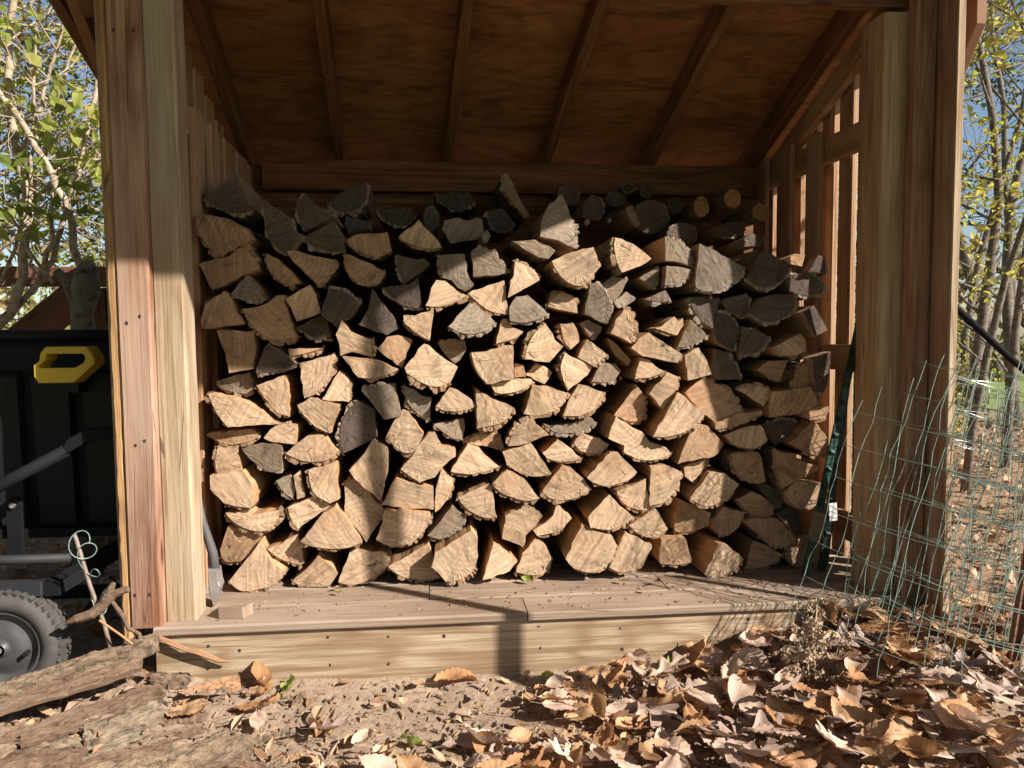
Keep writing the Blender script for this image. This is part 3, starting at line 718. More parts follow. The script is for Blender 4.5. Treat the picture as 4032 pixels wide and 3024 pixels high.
    if bl<.02: bd='without bark'
    elif bl<.9*per:
        m=Vector((0,0))
        for i in bi: m+=(pts[i]-Vector((cx,cz)))
        m.normalize()
        bd='bark underneath' if m.y<-.6 else 'bark on top' if m.y>.6 else 'bark toward cart' if m.x<0 else 'bark toward wall'
    zn='back row' if y>.5 else 'on the deck' if base<.045 else 'topmost' if base>1.0 else 'high in stack' if base>.68 else 'mid height' if base>.33 else 'low in stack'
    sd='by pale post' if cx<.28 else 'pale post side' if cx<.62 else 'by slatted wall' if cx>1.62 else 'slatted wall side' if cx>1.3 else 'stack centre'
    return dict(o=lo,x=cx,z=cz,b=base,y=y,short=' '.join((size+' '+colr+' '+shp).split()),bd=bd,zn=zn,sd=sd)
LG=[]
for k,l in enumerate(LOGS.strip().split('\n')):
    h,d=l.split(': '); kind,y=h.split(); P=[];fl=[]
    for q in d.split(','):
        b=q.endswith('b'); a=q.rstrip('b').split(); P.append((int(a[0])/1000,int(a[1])/1000)); fl.append(b)
    LG.append(make_log(k,kind,int(y)/100,P,fl))
# labels: look first, then place in the stack, then a neighbour where two would read alike
ORD='first second third fourth fifth sixth seventh eighth ninth tenth eleventh twelfth thirteenth fourteenth fifteenth'.split()
def base_label(g): return ', '.join(x for x in (g['short'],g['bd'],g['zn'],g['sd']) if x)
for i,g in enumerate(sorted([g for g in LG if g['zn']=='on the deck'],key=lambda g:g['x'])):
    g['lab']='%s, %s, on the deck, %s from the pale post'%(g['short'],g['bd'],ORD[min(i,14)])
for g in LG: g.setdefault('lab',base_label(g))
def nbr(g,d):
    c=[]
    for h in LG:
        if h is g or (h['y']>.5)!=(g['y']>.5): continue
        dx,dz=h['x']-g['x'],h['z']-g['z']; a=(dx*d[0]+dz*d[1]); t=abs(dx*d[1]-dz*d[0])
        if a>.02 and t<a*.9 and a<.25: c.append((a+t,h))
    return min(c,key=lambda q:q[0])[1] if c else None
from collections import Counter
for word,d in (('above',(0,-1)),('below',(0,1)),('wallward of',(-1,0)),('cartward of',(1,0))):
    cn=Counter(g['lab'] for g in LG)
    for g in LG:
        if cn[g['lab']]>1 and 'n' not in g:
            h=nbr(g,d)
            if not h: continue
            l=base_label(g)+', '+word+' '+h['short']
            if l not in cn and len(l.split())<=16: g['cand']=l
    cc_=Counter(g.get('cand') for g in LG)
    for g in LG:
        c=g.pop('cand',None)
        if c and cc_[c]==1: g['lab']=c; g['n']=1
for g in LG: tag(g['o'],g['lab'],'log','logs stacked in the firewood shed')
# ================================================================ materials for the rest
def leaf_mat(name, c, c2, trans=.25, attr=False, rough=.6):
    s=NT(name); uv=s.uv(); o=s.obj(); rn=s.rand()
    n1=s.noise(o,30.,4,.6); n2=s.noise(o,140.,3)
    if attr:
        a=s.n('Attribute',dict(attribute_name='tint')).outputs['Fac']
        base=s.ramp(a,[(0,c),(.33,c2[0]),(.66,c2[1]),(1,c2[2])])
    else:
        base=s.mix(rn,(*c,1),(*c2,1))
    sep=s.n('SeparateXYZ',Vector=uv)
    av=s.math('ABSOLUTE',sep.outputs[1])
    if not attr:
        vein=s.math('SINE',s.math('MULTIPLY',s.math('SUBTRACT',sep.outputs[0],s.math('MULTIPLY',av,.16)),62.))
        vv=s.ramp(vein,[(.86,0.),(.98,.4)])
        mid=s.ramp(av,[(.03,.6),(.07,0.)])
        base=s.mix(s.math('MAXIMUM',vv,mid),base,s.mix(.55,base,(.12,.065,.035,1)))
    base=s.mix(s.ramp(n1,[(.35,.45),(.6,0.)]),base,s.mix(.6,base,(.10,.05,.025,1)))
    s.b.inputs['Specular IOR Level'].default_value=.45
    s.fin(base,n2,.25,.002,rough)
    tr=s.n('BsdfTranslucent'); s.t.links.new(base,tr.inputs[0])
    mx=s.n('MixShader',Fac=trans); s.t.links.new(s.b.outputs[0],mx.inputs[1]); s.t.links.new(tr.outputs[0],mx.inputs[2])
    s.t.links.new(mx.outputs[0],s.out.inputs[0])
    return s.m
LM={'orange brown':leaf_mat('leaf orange brown',(.50,.275,.13),(.40,.20,.085)),
    'pale tan':leaf_mat('leaf pale tan',(.72,.55,.43),(.60,.42,.315)),
    'purplish grey':leaf_mat('leaf purplish grey',(.43,.325,.27),(.33,.23,.18),.12),
    'dark brown':leaf_mat('leaf dark brown',(.22,.115,.06),(.15,.075,.04),.15),
    'golden tan':leaf_mat('leaf golden tan',(.58,.36,.19),(.50,.28,.135)),
    'yellow green':leaf_mat('leaf yellow green',(.42,.48,.12),(.30,.38,.10),.4)}
litter_m=leaf_mat('leaf litter',(.20,.11,.06),((.40,.22,.10),(.58,.42,.27),(.38,.27,.215)),.15,True)
green_m=leaf_mat('shrub leaves',(.18,.24,.05),((.34,.42,.08),(.56,.60,.15),(.50,.44,.15)),.62,True)
yell_m=leaf_mat('autumn tree leaves',(.32,.36,.07),((.48,.50,.08),(.66,.62,.14),(.50,.38,.12)),.55,True)
dark_m=leaf_mat('evergreen leaves',(.025,.04,.018),((.04,.065,.022),(.07,.10,.03),(.10,.12,.04)),.3,True)
brn_m=leaf_mat('withered leaves',(.10,.06,.03),((.20,.14,.06),(.30,.22,.09),(.18,.17,.06)),.35,True)
TB=bark_mat('tree bark',(.36,.29,.21),(.46,.38,.28),(.58,.50,.39),.6)
TBd=bark_mat('dark tree bark',(.15,.125,.10),(.21,.18,.145),(.28,.24,.20),.5)
SLB=bark_mat('bark slab outside',(.17,.12,.08),(.25,.18,.12),(.40,.31,.22),.9)
SLI=wood_side('bark slab inside',(.125,.078,.052),(.22,.145,.098))
SLO=wood_side('orange wood slab',(.30,.16,.08),(.42,.25,.14))
SLG=bark_mat('grey bark slab',(.20,.15,.105),(.28,.22,.16),(.40,.325,.245),.9)
rust=plain('rusty steel',(.23,.13,.085),.75,.6,40,.2,.3)
steel=plain('worn grey steel',(.42,.42,.43),.42,.4,25,.7,.15)
blk=plain('black plastic',(.014,.014,.015),.6,.3,12,0,.08,.2)
blkm=plain('black painted metal',(.012,.013,.016),.7,.3,30,0,.05,.08)
greym=plain('grey painted channel',(.026,.027,.031),.65,.3,30,.1,.05)
yel=plain('yellow plastic handle',(.62,.43,.03),.42,.3,9,0,.06,.5)
rub=plain('dusty rubber tyre',(.075,.07,.066),.8,.4,30,0,.3)
rim_=plain('dusty black wheel rim',(.10,.098,.10),.45,.5,22,.3,.1,.6)
grn=plain('green painted steel',(.014,.055,.036),.4,.35,30,.1,.1,.5)
dgrn=plain('dark green painted steel',(.010,.026,.020),.38,.3,30,.1,.1,.5)
wirem=plain('green coated wire',(.17,.25,.21),.3,.3,60,.0,.05,.7)
fence_m=lumber('brown painted fence board',(.20,.095,.06),(.13,.06,.04),.5,None,1,False)
tagm=plain('white paper tag',(.7,.7,.68),.7,.1,40)

# ================================================================ cart beside the shed
cart=empty('dump_cart',(-.5,.1,-.2)); tag(cart,'black poly dump cart with yellow release handle parked beside the shed','cart')
b=MB(); # tub stood up on end: shell with sloping shoulder, ribbed underside facing the front
x0,x1=-.86,-.215
b.prism([(x0,.19),(x1,.19),(x1,.66),(x1-.02,.70),(x0+.04,.70),(x0,.63)],'y',.335,.75,0,.012)
b.build('tub',blk,cart)
for xa,xb in [(-.845,-.705),(-.682,-.565),(-.545,-.425),(-.405,-.285),(-.265,-.222)]:
    b=MB(); b.prism([(xa+.012,.2),(xb-.004,.2),(xb-.014,.655),(xa,.655)],'y',.30,.345,0,.012); b.build('tub_rib',blk,cart)
b=MB(); b.prism([(.305,.662),(.335,.735),(.36,.752),(.40,.752),(.40,.662)],'x',-.80,-.218); b.build('tub_shoulder',blk,cart)
b=MB(); b.tube([(-.83,.36,.70),(-.80,.36,.742),(-.74,.36,.765),(-.218,.36,.765)],.016,8); b.build('tub_rim',blk,cart,True)
# yellow D-shaped grip: outer outline with an opening
O=[(-.450,.731),(-.339,.731),(-.322,.703),(-.320,.684),(-.378,.630),(-.473,.630),(-.483,.648),(-.483,.68),(-.468,.692),(-.464,.714)]
I=[(-.446,.711),(-.352,.711),(-.346,.700),(-.350,.686),(-.374,.672),(-.466,.672),(-.468,.678),(-.452,.693),(-.449,.700),(-.448,.706)]
V=[];F=[]; n=len(O)
for yv,sh in ((.20,0),(.206,-.003),(.252,-.003),(.258,0)):
    pass
def ring(yv,d):
    cxo=-.40; czo=.68
    return [(cxo+(x-cxo)*(1-d),yv,czo+(z-czo)*(1-d)) for x,z in O],[(cxo+(x-cxo)*(1+d),yv,czo+(z-czo)*(1+d)) for x,z in I]
layers=[ring(.196,.03),ring(.201,0),ring(.262,0),ring(.267,.03)]
for o_,i_ in layers: V+=o_+i_
for k in range(n):
    k2=(k+1)%n
    F.append((k,k2,n+k2,n+k))
    for l in range(3):
        a=l*2*n; c=(l+1)*2*n
        F.append((a+k2,a+k,c+k,c+k2)); F.append((a+n+k,a+n+k2,c+n+k2,c+n+k))
    a=3*2*n; F.append((a+k2,a+k,a+n+k,a+n+k2))
mesh_obj('release_handle',V,F,yel,cart)
b=MB(); b.prism([(-.47,.60),(-.385,.60),(-.385,.635),(-.47,.635)],'y',.24,.30); b.build('handle_mount',blk,cart)
# frame, pull bar, wheel
b=MB(); b.tube([(-.66,.06,.292),(-.36,.10,.455)],.0165,10); b.build('pull_bar',blkm,cart,True)
b=MB(); b.prism([(-.385,.43),(-.30,.478),(-.215,.487),(-.215,.515),(-.30,.512),(-.352,.487)],'y',.085,.125,0,.004); b.build('pull_grip',blkm,cart)
b=MB(); b.prism([(-.80,.185),(-.215,.185),(-.215,.212),(-.80,.212)],'y',.24,.275,0,.002); b.build('frame_rail',blkm,cart)
b=MB(); b.tube([(-.8,.10,.162),(-.36,.10,.162)],.013,8); o=b.build('axle_tube',greym,cart,True)
b=MB(); b.prism([(-.80,.085),(-.40,.085),(-.40,.122),(-.80,.122)],'y',.02,.05,0,.002); b.build('frame_rail',greym,cart)
b=MB(); V=[(-.40,.03,.082),(-.36,.03,.082),(-.20,.30,.17),(-.24,.30,.17),(-.40,.03,.118),(-.36,.03,.118),(-.20,.30,.206),(-.24,.30,.206)]
b.add(V,[(0,1,2,3),(7,6,5,4),(0,4,5,1),(1,5,6,2),(2,6,7,3),(3,7,4,0)]); b.build('frame_rail',blkm,cart)
b=MB(); b.prism([(-.66,.03),(-.22,.03),(-.22,.06),(-.66,.06)],'y',.16,.19,0,.002); b.build('frame_rail',blkm,cart)
for x in (-.565,-.262):
    b=MB(); b.prism([(x-.02,.10),(x+.02,.10),(x+.02,.29),(x+.01,.305),(x-.01,.305),(x-.02,.29)],'y',.225,.238,0,.002); fbk=b.build('frame_bracket',blkm,cart)
    b=MB(); b.prism([(x+.008*math.cos(t),.285+.008*math.sin(t)) for t in [i*1.047 for i in range(6)]],'y',.215,.226); b.build('bolt',steel,fbk)
def lathe(prof,c,n=48):
    V=[];F=[]
    for r,y in prof:
        for k in range(n): a=2*math.pi*k/n; V.append((c[0]+r*WS*math.cos(a),c[1]+y,c[2]+r*WS*math.sin(a)))
    for i in range(len(prof)-1):
        for k in range(n): F.append((i*n+k,i*n+(k+1)%n,(i+1)*n+(k+1)%n,(i+1)*n+k))
    return V,F
wc=(-.490,.0,-.040)
WS=.93
V,F=lathe([(.0,-.020),(.018,-.020),(.02,-.005),(.03,-.008),(.055,-.002),(.075,.012),(.088,.014),(.094,-.004),(.101,-.008),(.104,.0),(.102,.02)],wc)
whl=mesh_obj('wheel',V,F,rim_,cart,None,None,True)
V,F=lathe([(.098,.0),(.112,-.014),(.130,-.018),(.143,-.012),(.150,.0),(.153,.02),(.153,.055),(.146,.075),(.10,.075)],wc); 
wh=mesh_obj('tyre',V,F,rub,whl,None,None,True,None)
TV=[];TF=[]
for k in range(44):       # tread blocks
    a=2*math.pi*k/44
    for j,(ya,yb) in enumerate(((-.006,.022),(.03,.058))):
        a0=a+(.0 if j==0 else .07); c0=len(TV)
        for rr in (.150*WS,.1575*WS):
            for aa,yv in ((a0,ya),(a0+.085,ya+.006),(a0+.085,yb),(a0,yb-.006)): TV.append((wc[0]+rr*math.cos(aa),wc[1]+yv,wc[2]+rr*math.sin(aa)))
        TF+=[tuple(c0+q for q in f) for f in ((4,5,6,7),(0,1,5,4),(1,2,6,5),(2,3,7,6),(3,0,4,7))]
mesh_obj('tread_blocks',TV,TF,rub,whl)['kind']='stuff'
V,F=lathe([(.0,-.034),(.008,-.034),(.010,-.026),(.010,-.02),(.017,-.02),(.018,-.014)],wc,12); mesh_obj('axle_nut',V,F,steel,whl)
b=MB(); b.tube([(wc[0]+.063,wc[1]+.0,wc[2]-.012),(wc[0]+.064,wc[1]-.02,wc[2]-.013)],.006,8); b.build('valve_stem',blk,whl)

# ================================================================ stake with green wire, broken branch, tool, offcut
st=empty('ground_stake',(-.225,-.02,-.16)); tag(st,'thin rusty steel stake with loops of green wire beside the cart','stake')
b=MB(); b.tube([(-.296,-.02,.255),(-.291,-.02,.24),(-.262,-.02,.12),(-.231,-.02,.02),(-.195,-.02,-.16)],.0055,8); b.build('stake_rod',plain('pitted steel rod',(.30,.24,.20),.6,.5,60,.3,.2),st,True)
pts=[]
for i in range(60):
    t=i/59; a=t*2*math.pi*3.2
    pts.append((-.283+.028*math.cos(a)*(1-.4*t)+.05*t,-.03+.012*math.sin(a*1.3),.235-.2*t*t+.03*math.sin(a)))
b=MB(); b.tube(pts,.0016,5); b.build('wire_loop',wirem,st,True)
br=empty('broken_branch',(-.22,-.03,-.1)); tag(br,'broken brown branch stub with torn orange tip leaning at the waney corner board','branch')
b=MB(); b.tube([(-.315,-.05,.034),(-.285,-.05,.046),(-.25,-.045,.055),(-.225,-.035,.075),(-.2,-.03,.10),(-.165,-.03,.112)],[.003,.011,.013,.012,.011,.009],7); b.build('branch_wood',SLI,br)
b=MB(); b.tube([(-.205,-.03,.08),(-.18,-.03,.04),(-.165,-.035,.01),(-.14,-.035,-.005),(-.135,-.035,-.05),(-.15,-.04,-.1)],[.005,.006,.006,.005,.006,.006],7); b.build('side_twig',SLI,br)
b=MB(); b.tube([(-.23,-.05,.04),(-.18,-.05,.0),(-.135,-.05,-.04)],.003,6); b.build('side_twig',M['edge'],br)
b=MB(); b.tube([(-.235,-.03,.062),(-.215,-.03,.10),(-.2,-.03,.128)],[.012,.014,.006],7); b.build('branch_stub',SLB,br)
tl=empty('splitting_tool',(.0,.11,0)); tag(tl,'worn grey metal splitting tool head standing against the pale post','tool')
b=MB(); b.prism([(.016,.075),(.02,.06),(.012,.035),(.0,.003),(-.012,.05),(-.012,.11),(.012,.108)],'y',.125,.175,0,.004); b.build('tool_blade',steel,tl)
b=MB(); b.tube([(.0,.15,.10),(-.004,.15,.15),(-.03,.152,.24),(-.05,.158,.34)],[.014,.013,.011,.011],10); b.build('tool_shaft',plain('dark tool handle',(.10,.095,.10),.5),tl,True)
oc=MB(); oc.add([(.040,.035,.001),(.105,.028,.001),(.122,.065,.001),(.055,.105,.001),(.038,.036,.030),(.102,.029,.031),(.120,.068,.030),(.053,.107,.030)],[(3,2,1,0),(4,5,6,7),(0,1,5,4),(1,2,6,5),(2,3,7,6),(3,0,4,7)],0,[(0,0),(.09,0),(.1,.05),(0,.1)]*2)
tag(oc.build('wood_offcut',M['deckw'],None,False,(.09,.07,0)),'small brown wood offcut lying on the deck beside the pale post','offcut')

# ================================================================ green fence posts leaning in the corner
def tpost(name,p0,p1,mat,label,spade):
    e=empty(name,p0); tag(e,label,'fence post','steel fence posts leaning in the corner')
    p0=Vector(p0);p1=Vector(p1); t=(p1-p0).normalized(); a=Vector((1,0,0)); a=(a-t*a.dot(t)).normalized(); c=t.cross(a)
    for (wd,w_,th) in ((a,.023,.004),(c,.022,.004)):
        V=[];off=c*.013 if wd is c else Vector((0,0,0))
        n=wd.cross(t)
        for p in (p0,p1):
            for sx,sy in ((-1,-1),(1,-1),(1,1),(-1,1)): V.append(p+off+wd*(w_/2*sx)+n*(th/2*sy))
        mesh_obj('flange',V,[(3,2,1,0),(4,5,6,7),(0,1,5,4),(1,2,6,5),(2,3,7,6),(3,0,4,7)],mat,e)
    b=MB(); L=(p1-p0).length
    k=.12
    while k<L-.02:
        q=p0+t*k-c*.004; b.add([q+a*x+t*z-c*y for x,y,z in ((-.007,0,-.009),(.007,0,-.009),(.007,.006,0),(-.007,.006,0),(-.007,0,.009),(.007,0,.009))],[(0,1,2,3),(3,2,5,4)]); k+=.055
    b.build('stud',mat,e)['kind']='stuff'
    if spade:
        b=MB(); q=p0+t*spade
        P=[(-.024,.03),(-.026,.055),(.02,.05),(.024,.03),(.024,-.022),(.01,-.04),(-.01,-.04),(-.024,-.022)]
        V=[q+a*x+t*z-c*.006 for x,z in P]+[q+a*x+t*z-c*.010 for x,z in P]
        b.add(V,[tuple(range(8)),tuple(reversed(range(8,16)))]+[(i,8+i,8+(i+1)%8,(i+1)%8) for i in range(8)]); b.build('anchor_plate',plain('muddy anchor plate',(.19,.15,.095),.8,.4,30,0,.2),e)
    return e
tpost('steel_fence_post',(1.77,.20,.003),(1.985,.29,.80),grn,'green steel fence post with muddy anchor plate leaning beside the logs',.15)
e=tpost('steel_fence_post',(1.845,.24,.003),(1.952,.30,.62),dgrn,'dark green steel fence post with white tag leaning behind the pale square post',0)
b=MB(); b.prism([(1.862,.165),(1.888,.168),(1.884,.225),(1.859,.222)],'y',.229,.230); b.build('paper_tag',tagm,e)
tpost('steel_fence_post',(1.88,.29,.003),(1.945,.33,.45),dgrn,'short dark steel fence post standing behind the two leaning ones',0)

# ================================================================ roll of welded wire fencing leaning on the corner
wr=empty('wire_fence_roll',(2.0,-.12,-.16)); tag(wr,'loose roll of green coated welded wire fencing leaning by the shed corner','wire roll')
rw=random.Random(5)
LEAN=.33
def wp(s,h):
    # s: position along the spiral in turns, h: height along the roll axis; the whole roll leans to the right
    th=s*2*math.pi+2.85; r=.285-.040*s+.03*noise.noise((s*2.3,h*1.5,.4))
    x=r*1.05*math.cos(th); y=r*.92*math.sin(th)
    if s<.16: x-=(.16-s)*(.75-.25*h)
    x+=.030*noise.noise((s*4,h*4.2,2.2))+.010*noise.noise((s*13,h*13,6.)); y+=.022*noise.noise((s*5,h*5,9.2)); z=h+.016*noise.noise((s*6,h*3,5.))
    return Vector((1.93+x*math.cos(LEAN)+z*math.sin(LEAN),-.17+y+.10*h,-.215+z*math.cos(LEAN)-x*math.sin(LEAN)*.8))
def arc(s0,ds): return s0+ds/(2*math.pi*max(.08,(.24-.045*s0)))
S=[0.]
while S[-1]<4.6: S.append(arc(S[-1],.068))
b=MB()
for i,s in enumerate(S):
    top=.90 if s>.25 else .72+.18*s/.25
    top+=rw.uniform(-.03,.03); n=16
    b.tube([wp(s+.004*noise.noise((k*.8,s*9,0)),.0+top*k/n) for k in range(n+1)],.00105,4,0,False)
b.build('upright_wires',wirem,wr)['kind']='stuff'
b=MB(); h=.03
while h<.90:
    s0=0 if h<.72 else .25
    b.tube([wp(s0+(4.6-s0)*k/430,h+.008*noise.noise((k*.08,h*9,1))) for k in range(431)],.00095,4,0,False); h+=.094
b.build('cross_wires',wirem,wr)['kind']='stuff'
# the loose inner end of the roll, sprung open
S2=[k*.075 for k in range(34)]
def wq(s,h):
    x=-.10+.62*(s/2.5)-.10*math.sin(s*2.1); y=.02-.16*math.sin(s*1.9)+.05*s
    x+=.05*noise.noise((s*2.2,h*3.1,12.))+.016*noise.noise((s*7,h*9,3.)); y+=.05*noise.noise((s*2.5,h*3.5,19.)); z=h+.03*noise.noise((s*3,h*2.5,15.))
    return Vector((2.06+x*.93+z*.22,-.16+y+.08*h,-.20+z*.96-x*.16))
b=MB()
for s in S2: b.tube([wq(s+.006*noise.noise((k*.7,s*5,0)),.82*k/14) for k in range(15)],.00095,4,0,False)
h=.04
while h<.82: b.tube([wq(2.48*k/110,h) for k in range(111)],.0009,4,0,False); h+=.085
b.build('loose_wires',wirem,wr)['kind']='stuff'
# rusty channel post in front of it, and the slim trunk whose shadow crosses the deck
rp=empty('rusty_channel_post',(2.055,-.29,-.18)); tag(rp,'rusty brown channel post standing in the leaves beside the wire roll','post')
b=MB(); P0=Vector((2.052,-.29,-.2)); P1=Vector((2.165,-.29,.62))
for dx,w_,dy in ((-.012,.005,.016),(.0,.026,.004),(.012,.005,.016)):
    V=[]
    for p in (P0,P1):
        for sx,sy in ((-1,0),(1,0),(1,1),(-1,1)): V.append(p+Vector((dx+sx*w_/2,-sy*dy,0)))
    b.add(V,[(3,2,1,0),(4,5,6,7),(0,1,5,4),(1,2,6,5),(2,3,7,6),(3,0,4,7)])
b.build('channel',rust,rp)
sp=empty('slim_tree',(2.10,-.885,-.22)); tag(sp,'slim bare sapling trunk standing before the shed','tree')
b=MB(); b.tube([(2.10,-.885,-.25),(2.10,-.885,.6),(2.115,-.89,1.5),(2.13,-.88,2.6)],[.026,.023,.021,.014],8); b.build('trunk',TB,sp,True)
# dried weed
wd=empty('dried_weed',(1.575,-.24,-.18)); tag(wd,'dried brown weed stalk with crumbly seed heads beside the wire roll','weed')
b=MB(); b.tube([(1.575,-.24,-.19),(1.572,-.24,-.05),(1.575,-.24,.07)],.003,5); b.tube([(1.565,-.25,-.19),(1.545,-.25,-.06)],.0025,5); b.tube([(1.58,-.24,-.19),(1.615,-.24,-.08)],.0025,5); b.build('stalk',plain('dry stalk',(.40,.29,.18),.9),wd)
b=MB()
heads=[]
for bx,bz,L_,dx in [(1.575,-.02,.11,.0),(1.57,-.09,.10,-.05),(1.58,-.10,.11,.055),(1.565,-.13,.08,-.075),(1.585,-.14,.09,.085),(1.572,-.05,.10,.02),(1.57,-.03,.09,-.03)]:
    for q in range(6):
        f=q/5; heads.append(((bx+dx*f+rw.gauss(0,.006),-.24+rw.gauss(0,.02),bz+L_*f),.017*(1.15-f*.6),70))
for c,rr,nn in heads:
    for i in range(nn):
        d=Vector((rw.gauss(0,1),rw.gauss(0,1),rw.gauss(0,1))).normalized()*rr*rw.random()**.5; p=Vector(c)+d
        a=Vector((rw.uniform(-1,1),rw.uniform(-1,1),rw.uniform(-1,1))).normalized()*.006; q=Vector((rw.uniform(-1,1),rw.uniform(-1,1),rw.uniform(-1,1))).normalized()*.005
        b.add([p,p+a,p+a+q,p+q],[(0,1,2,3)])
b.build('seed_heads',plain('dry seed heads',(.46,.34,.23),.95,.5,60),wd)['kind']='stuff'

# ================================================================ bark slabs and chunks in front of the cart
def slab(name,p0,p1,width,thick,mat_out,mat_in,label,arch=.3,flip=False,seed=0,tilt=0.,rag=.15):
    """curved piece of bark: outside up (arch>0) or lying inside up (flip)."""
    rs=random.Random(seed); p0=Vector(p0);p1=Vector(p1); t=p1-p0;L=t.length;t.normalize()
    s_=t.cross(Vector((0,0,1))).normalized(); u=s_.cross(t)
    u,s_=(u*math.cos(tilt)+s_*math.sin(tilt)),(s_*math.cos(tilt)-u*math.sin(tilt))
    nu=max(14,int(L/.006)); nv=26; V=[];F=[];fm=[]
    for side in (0,1):
        for i in range(nu+1):
            f=i/nu; wv=width*(1-rag*abs(noise.noise((f*4,seed,.3))))*(1 if .04<f<.96 else .86)
            for j in range(nv+1):
                v=j/nv*2-1
                e=wv/2*v+.006*noise.noise((f*9,v*3,seed+3.))
                hgt=arch*width*(1-v*v)*(-1 if flip else 1)
                outer=(side==0)!=flip
                X=f*L; Y=v*width*.5
                if outer:
                    rough=.009*noise.noise((X*16,Y*95,seed*1.3))+.006*noise.noise((X*45,Y*150,seed))+.003*noise.noise((X*130,Y*300,seed+2.))
                    furrow=-.008*max(0,1-abs(noise.noise((X*10,Y*85,seed+5.)))*5.5)
                else:
                    rough=.0045*noise.noise((X*9,Y*140,seed+9.))+.002*noise.noise((X*40,Y*420,seed+4.)); furrow=0
                bow=.02*L*math.sin(f*3.14)*noise.noise((seed*1.7,.2,.9))
                endj=(.016*noise.noise((v*5,seed,7.))+.008*noise.noise((v*17,seed,3.)))*(1 if i in (0,nu) else .8 if i in (1,nu-1) else .3 if i in (2,nu-2) else 0)
                V.append(p0+t*(L*f+endj)+s_*e+u*(hgt+(thick/2 if side==0 else -thick/2)+(rough+furrow)*(1 if side==0 else -1)+bow))
    m=(nu+1)*(nv+1)
    for i in range(nu):
        for j in range(nv):
            a=i*(nv+1)+j; F.append((a,a+1,a+nv+2,a+nv+1)[::-1]); fm.append(0 if not flip else 1)
            F.append((m+a,m+a+1,m+a+nv+2,m+a+nv+1)); fm.append(1 if not flip else 0)
    for i in range(nu):
        for j in (0,nv):
            a=i*(nv+1)+j; c=a+nv+1; f=(a,c,m+c,m+a); F.append(f if j==0 else f[::-1]); fm.append(0)
    for i in (0,nu):
        for j in range(nv):
            a=i*(nv+1)+j; f=(a,a+1,m+a+1,m+a); F.append(f[::-1] if i==0 else f); fm.append(0)
    rot=Matrix((s_,t,u)).transposed()   # columns: across, along, up
    o=mesh_obj(name,[rot.transposed()@(v-p0) for v in V],F,[mat_out,mat_in],None,fm)
    o.matrix_world=Matrix.Translation(p0)@rot.to_4x4()
    tag(o,label,'bark','bark slabs heaped beside the cart'); return o
rl0=random.Random(77)
slab('bark_piece',(-.381,-.10,-.10),(-.098,-.02,-.034),.058,.016,SLB,SLI,'rough brown bark slab lying uppermost against the cart wheel',.3,False,1,.45)
slab('bark_piece',(-.60,-.20,-.125),(-.182,-.08,-.062),.07,.018,SLB,SLI,'rough flaky bark slab wedged beneath the uppermost one',.25,False,2,.4)
slab('bark_piece',(-.62,-.34,-.13),(-.119,-.09,-.062),.05,.014,SLI,SLI,'smooth reddish brown bark strip with split end, upper of two',.10,False,3,.35,.1)
slab('bark_piece',(-.62,-.41,-.18),(-.055,-.14,-.112),.06,.014,SLI,SLI,'smooth reddish brown bark strip, lower of two, broad torn end',.10,False,4,.35,.1)
slab('bark_piece',(-.19,-.25,-.155),(-.058,-.16,-.15),.085,.02,SLG,SLI,'short grey furrowed bark piece under the reddish strips',.2,False,5,.3)
slab('bark_piece',(-.23,-.33,-.165),(-.074,-.24,-.155),.075,.010,SLG,SLG,'thin grey curled bark flake facing upward',.3,True,6,.2)
slab('bark_piece',(-.10,-.43,-.17),(.20,-.335,-.165),.075,.026,SLB,SLI,'long dark bark slab half buried at the leaf edge',.22,False,7,.15)
slab('bark_piece',(-.50,-.43,-.165),(-.138,-.385,-.155),.095,.026,SLI,SLB,'broad dark worn bark slab with rounded end',.2,False,8,.25,.05)
slab('bark_piece',(-.028,-.08,-.165),(.10,-.026,-.148),.045,.018,SLO,SLO,'orange brown wood slab leaning on the rim board',.18,False,9,.35)
slab('bark_piece',(-.115,-.035,-.14),(-.022,-.032,-.145),.05,.03,SLB,SLI,'dark chunky bark block behind the reddish strips',.2,False,10,.5)
slab('bark_piece',(-.045,-.17,-.172),(.05,-.15,-.172),.045,.010,SLI,SLG,'small flat brown bark chip on the soil',.1,False,11,.1)
slab('bark_piece',(-.24,-.26,-.16),(-.14,-.225,-.16),.045,.012,M['bark_edge'],SLI,'small tan wood chip under the reddish strips',.1,False,12,.3)
slab('bark_piece',(-.60,-.30,-.17),(-.36,-.24,-.16),.09,.018,SLB,SLG,'brown bark slab lying at the foot of the heap',.15,False,13,.2)
slab('bark_piece',(-.03,-.115,-.168),(.035,-.095,-.16),.045,.014,M['bark_edge'],M['bark_edge'],'pale tan wood chip between bark and rim board',.05,False,14,.4)
slab('bark_piece',(-.02,-.245,-.178),(.07,-.215,-.178),.04,.009,SLG,SLI,'small grey curled flake at the edge of the heap',.25,True,15,.1)
slab('bark_piece',(-.33,-.47,-.175),(-.10,-.455,-.172),.05,.014,SLB,SLI,'narrow rough bark strip in front of the broad worn slab',.2,False,16,.1)
slab('bark_piece',(-.30,-.30,-.14),(-.12,-.20,-.125),.038,.008,SLI,SLI,'slim reddish bark sliver lying across the grey flake',.08,False,17,.3,.1)
slab('bark_piece',(-.20,-.385,-.17),(.02,-.30,-.165),.034,.010,SLI,SLB,'slim dark bark sliver beside the half buried slab',.1,False,18,.3,.1)
slab('bark_piece',(-.42,-.33,-.16),(-.22,-.27,-.15),.042,.010,SLB,SLI,'rough bark sliver below the lower reddish strip',.15,False,19,.35,.1)
slab('bark_piece',(.03,-.41,-.178),(.24,-.40,-.178),.04,.012,SLI,SLI,'narrow bark strip sunk in the soil by the leaves',.12,False,20,.2,.1)
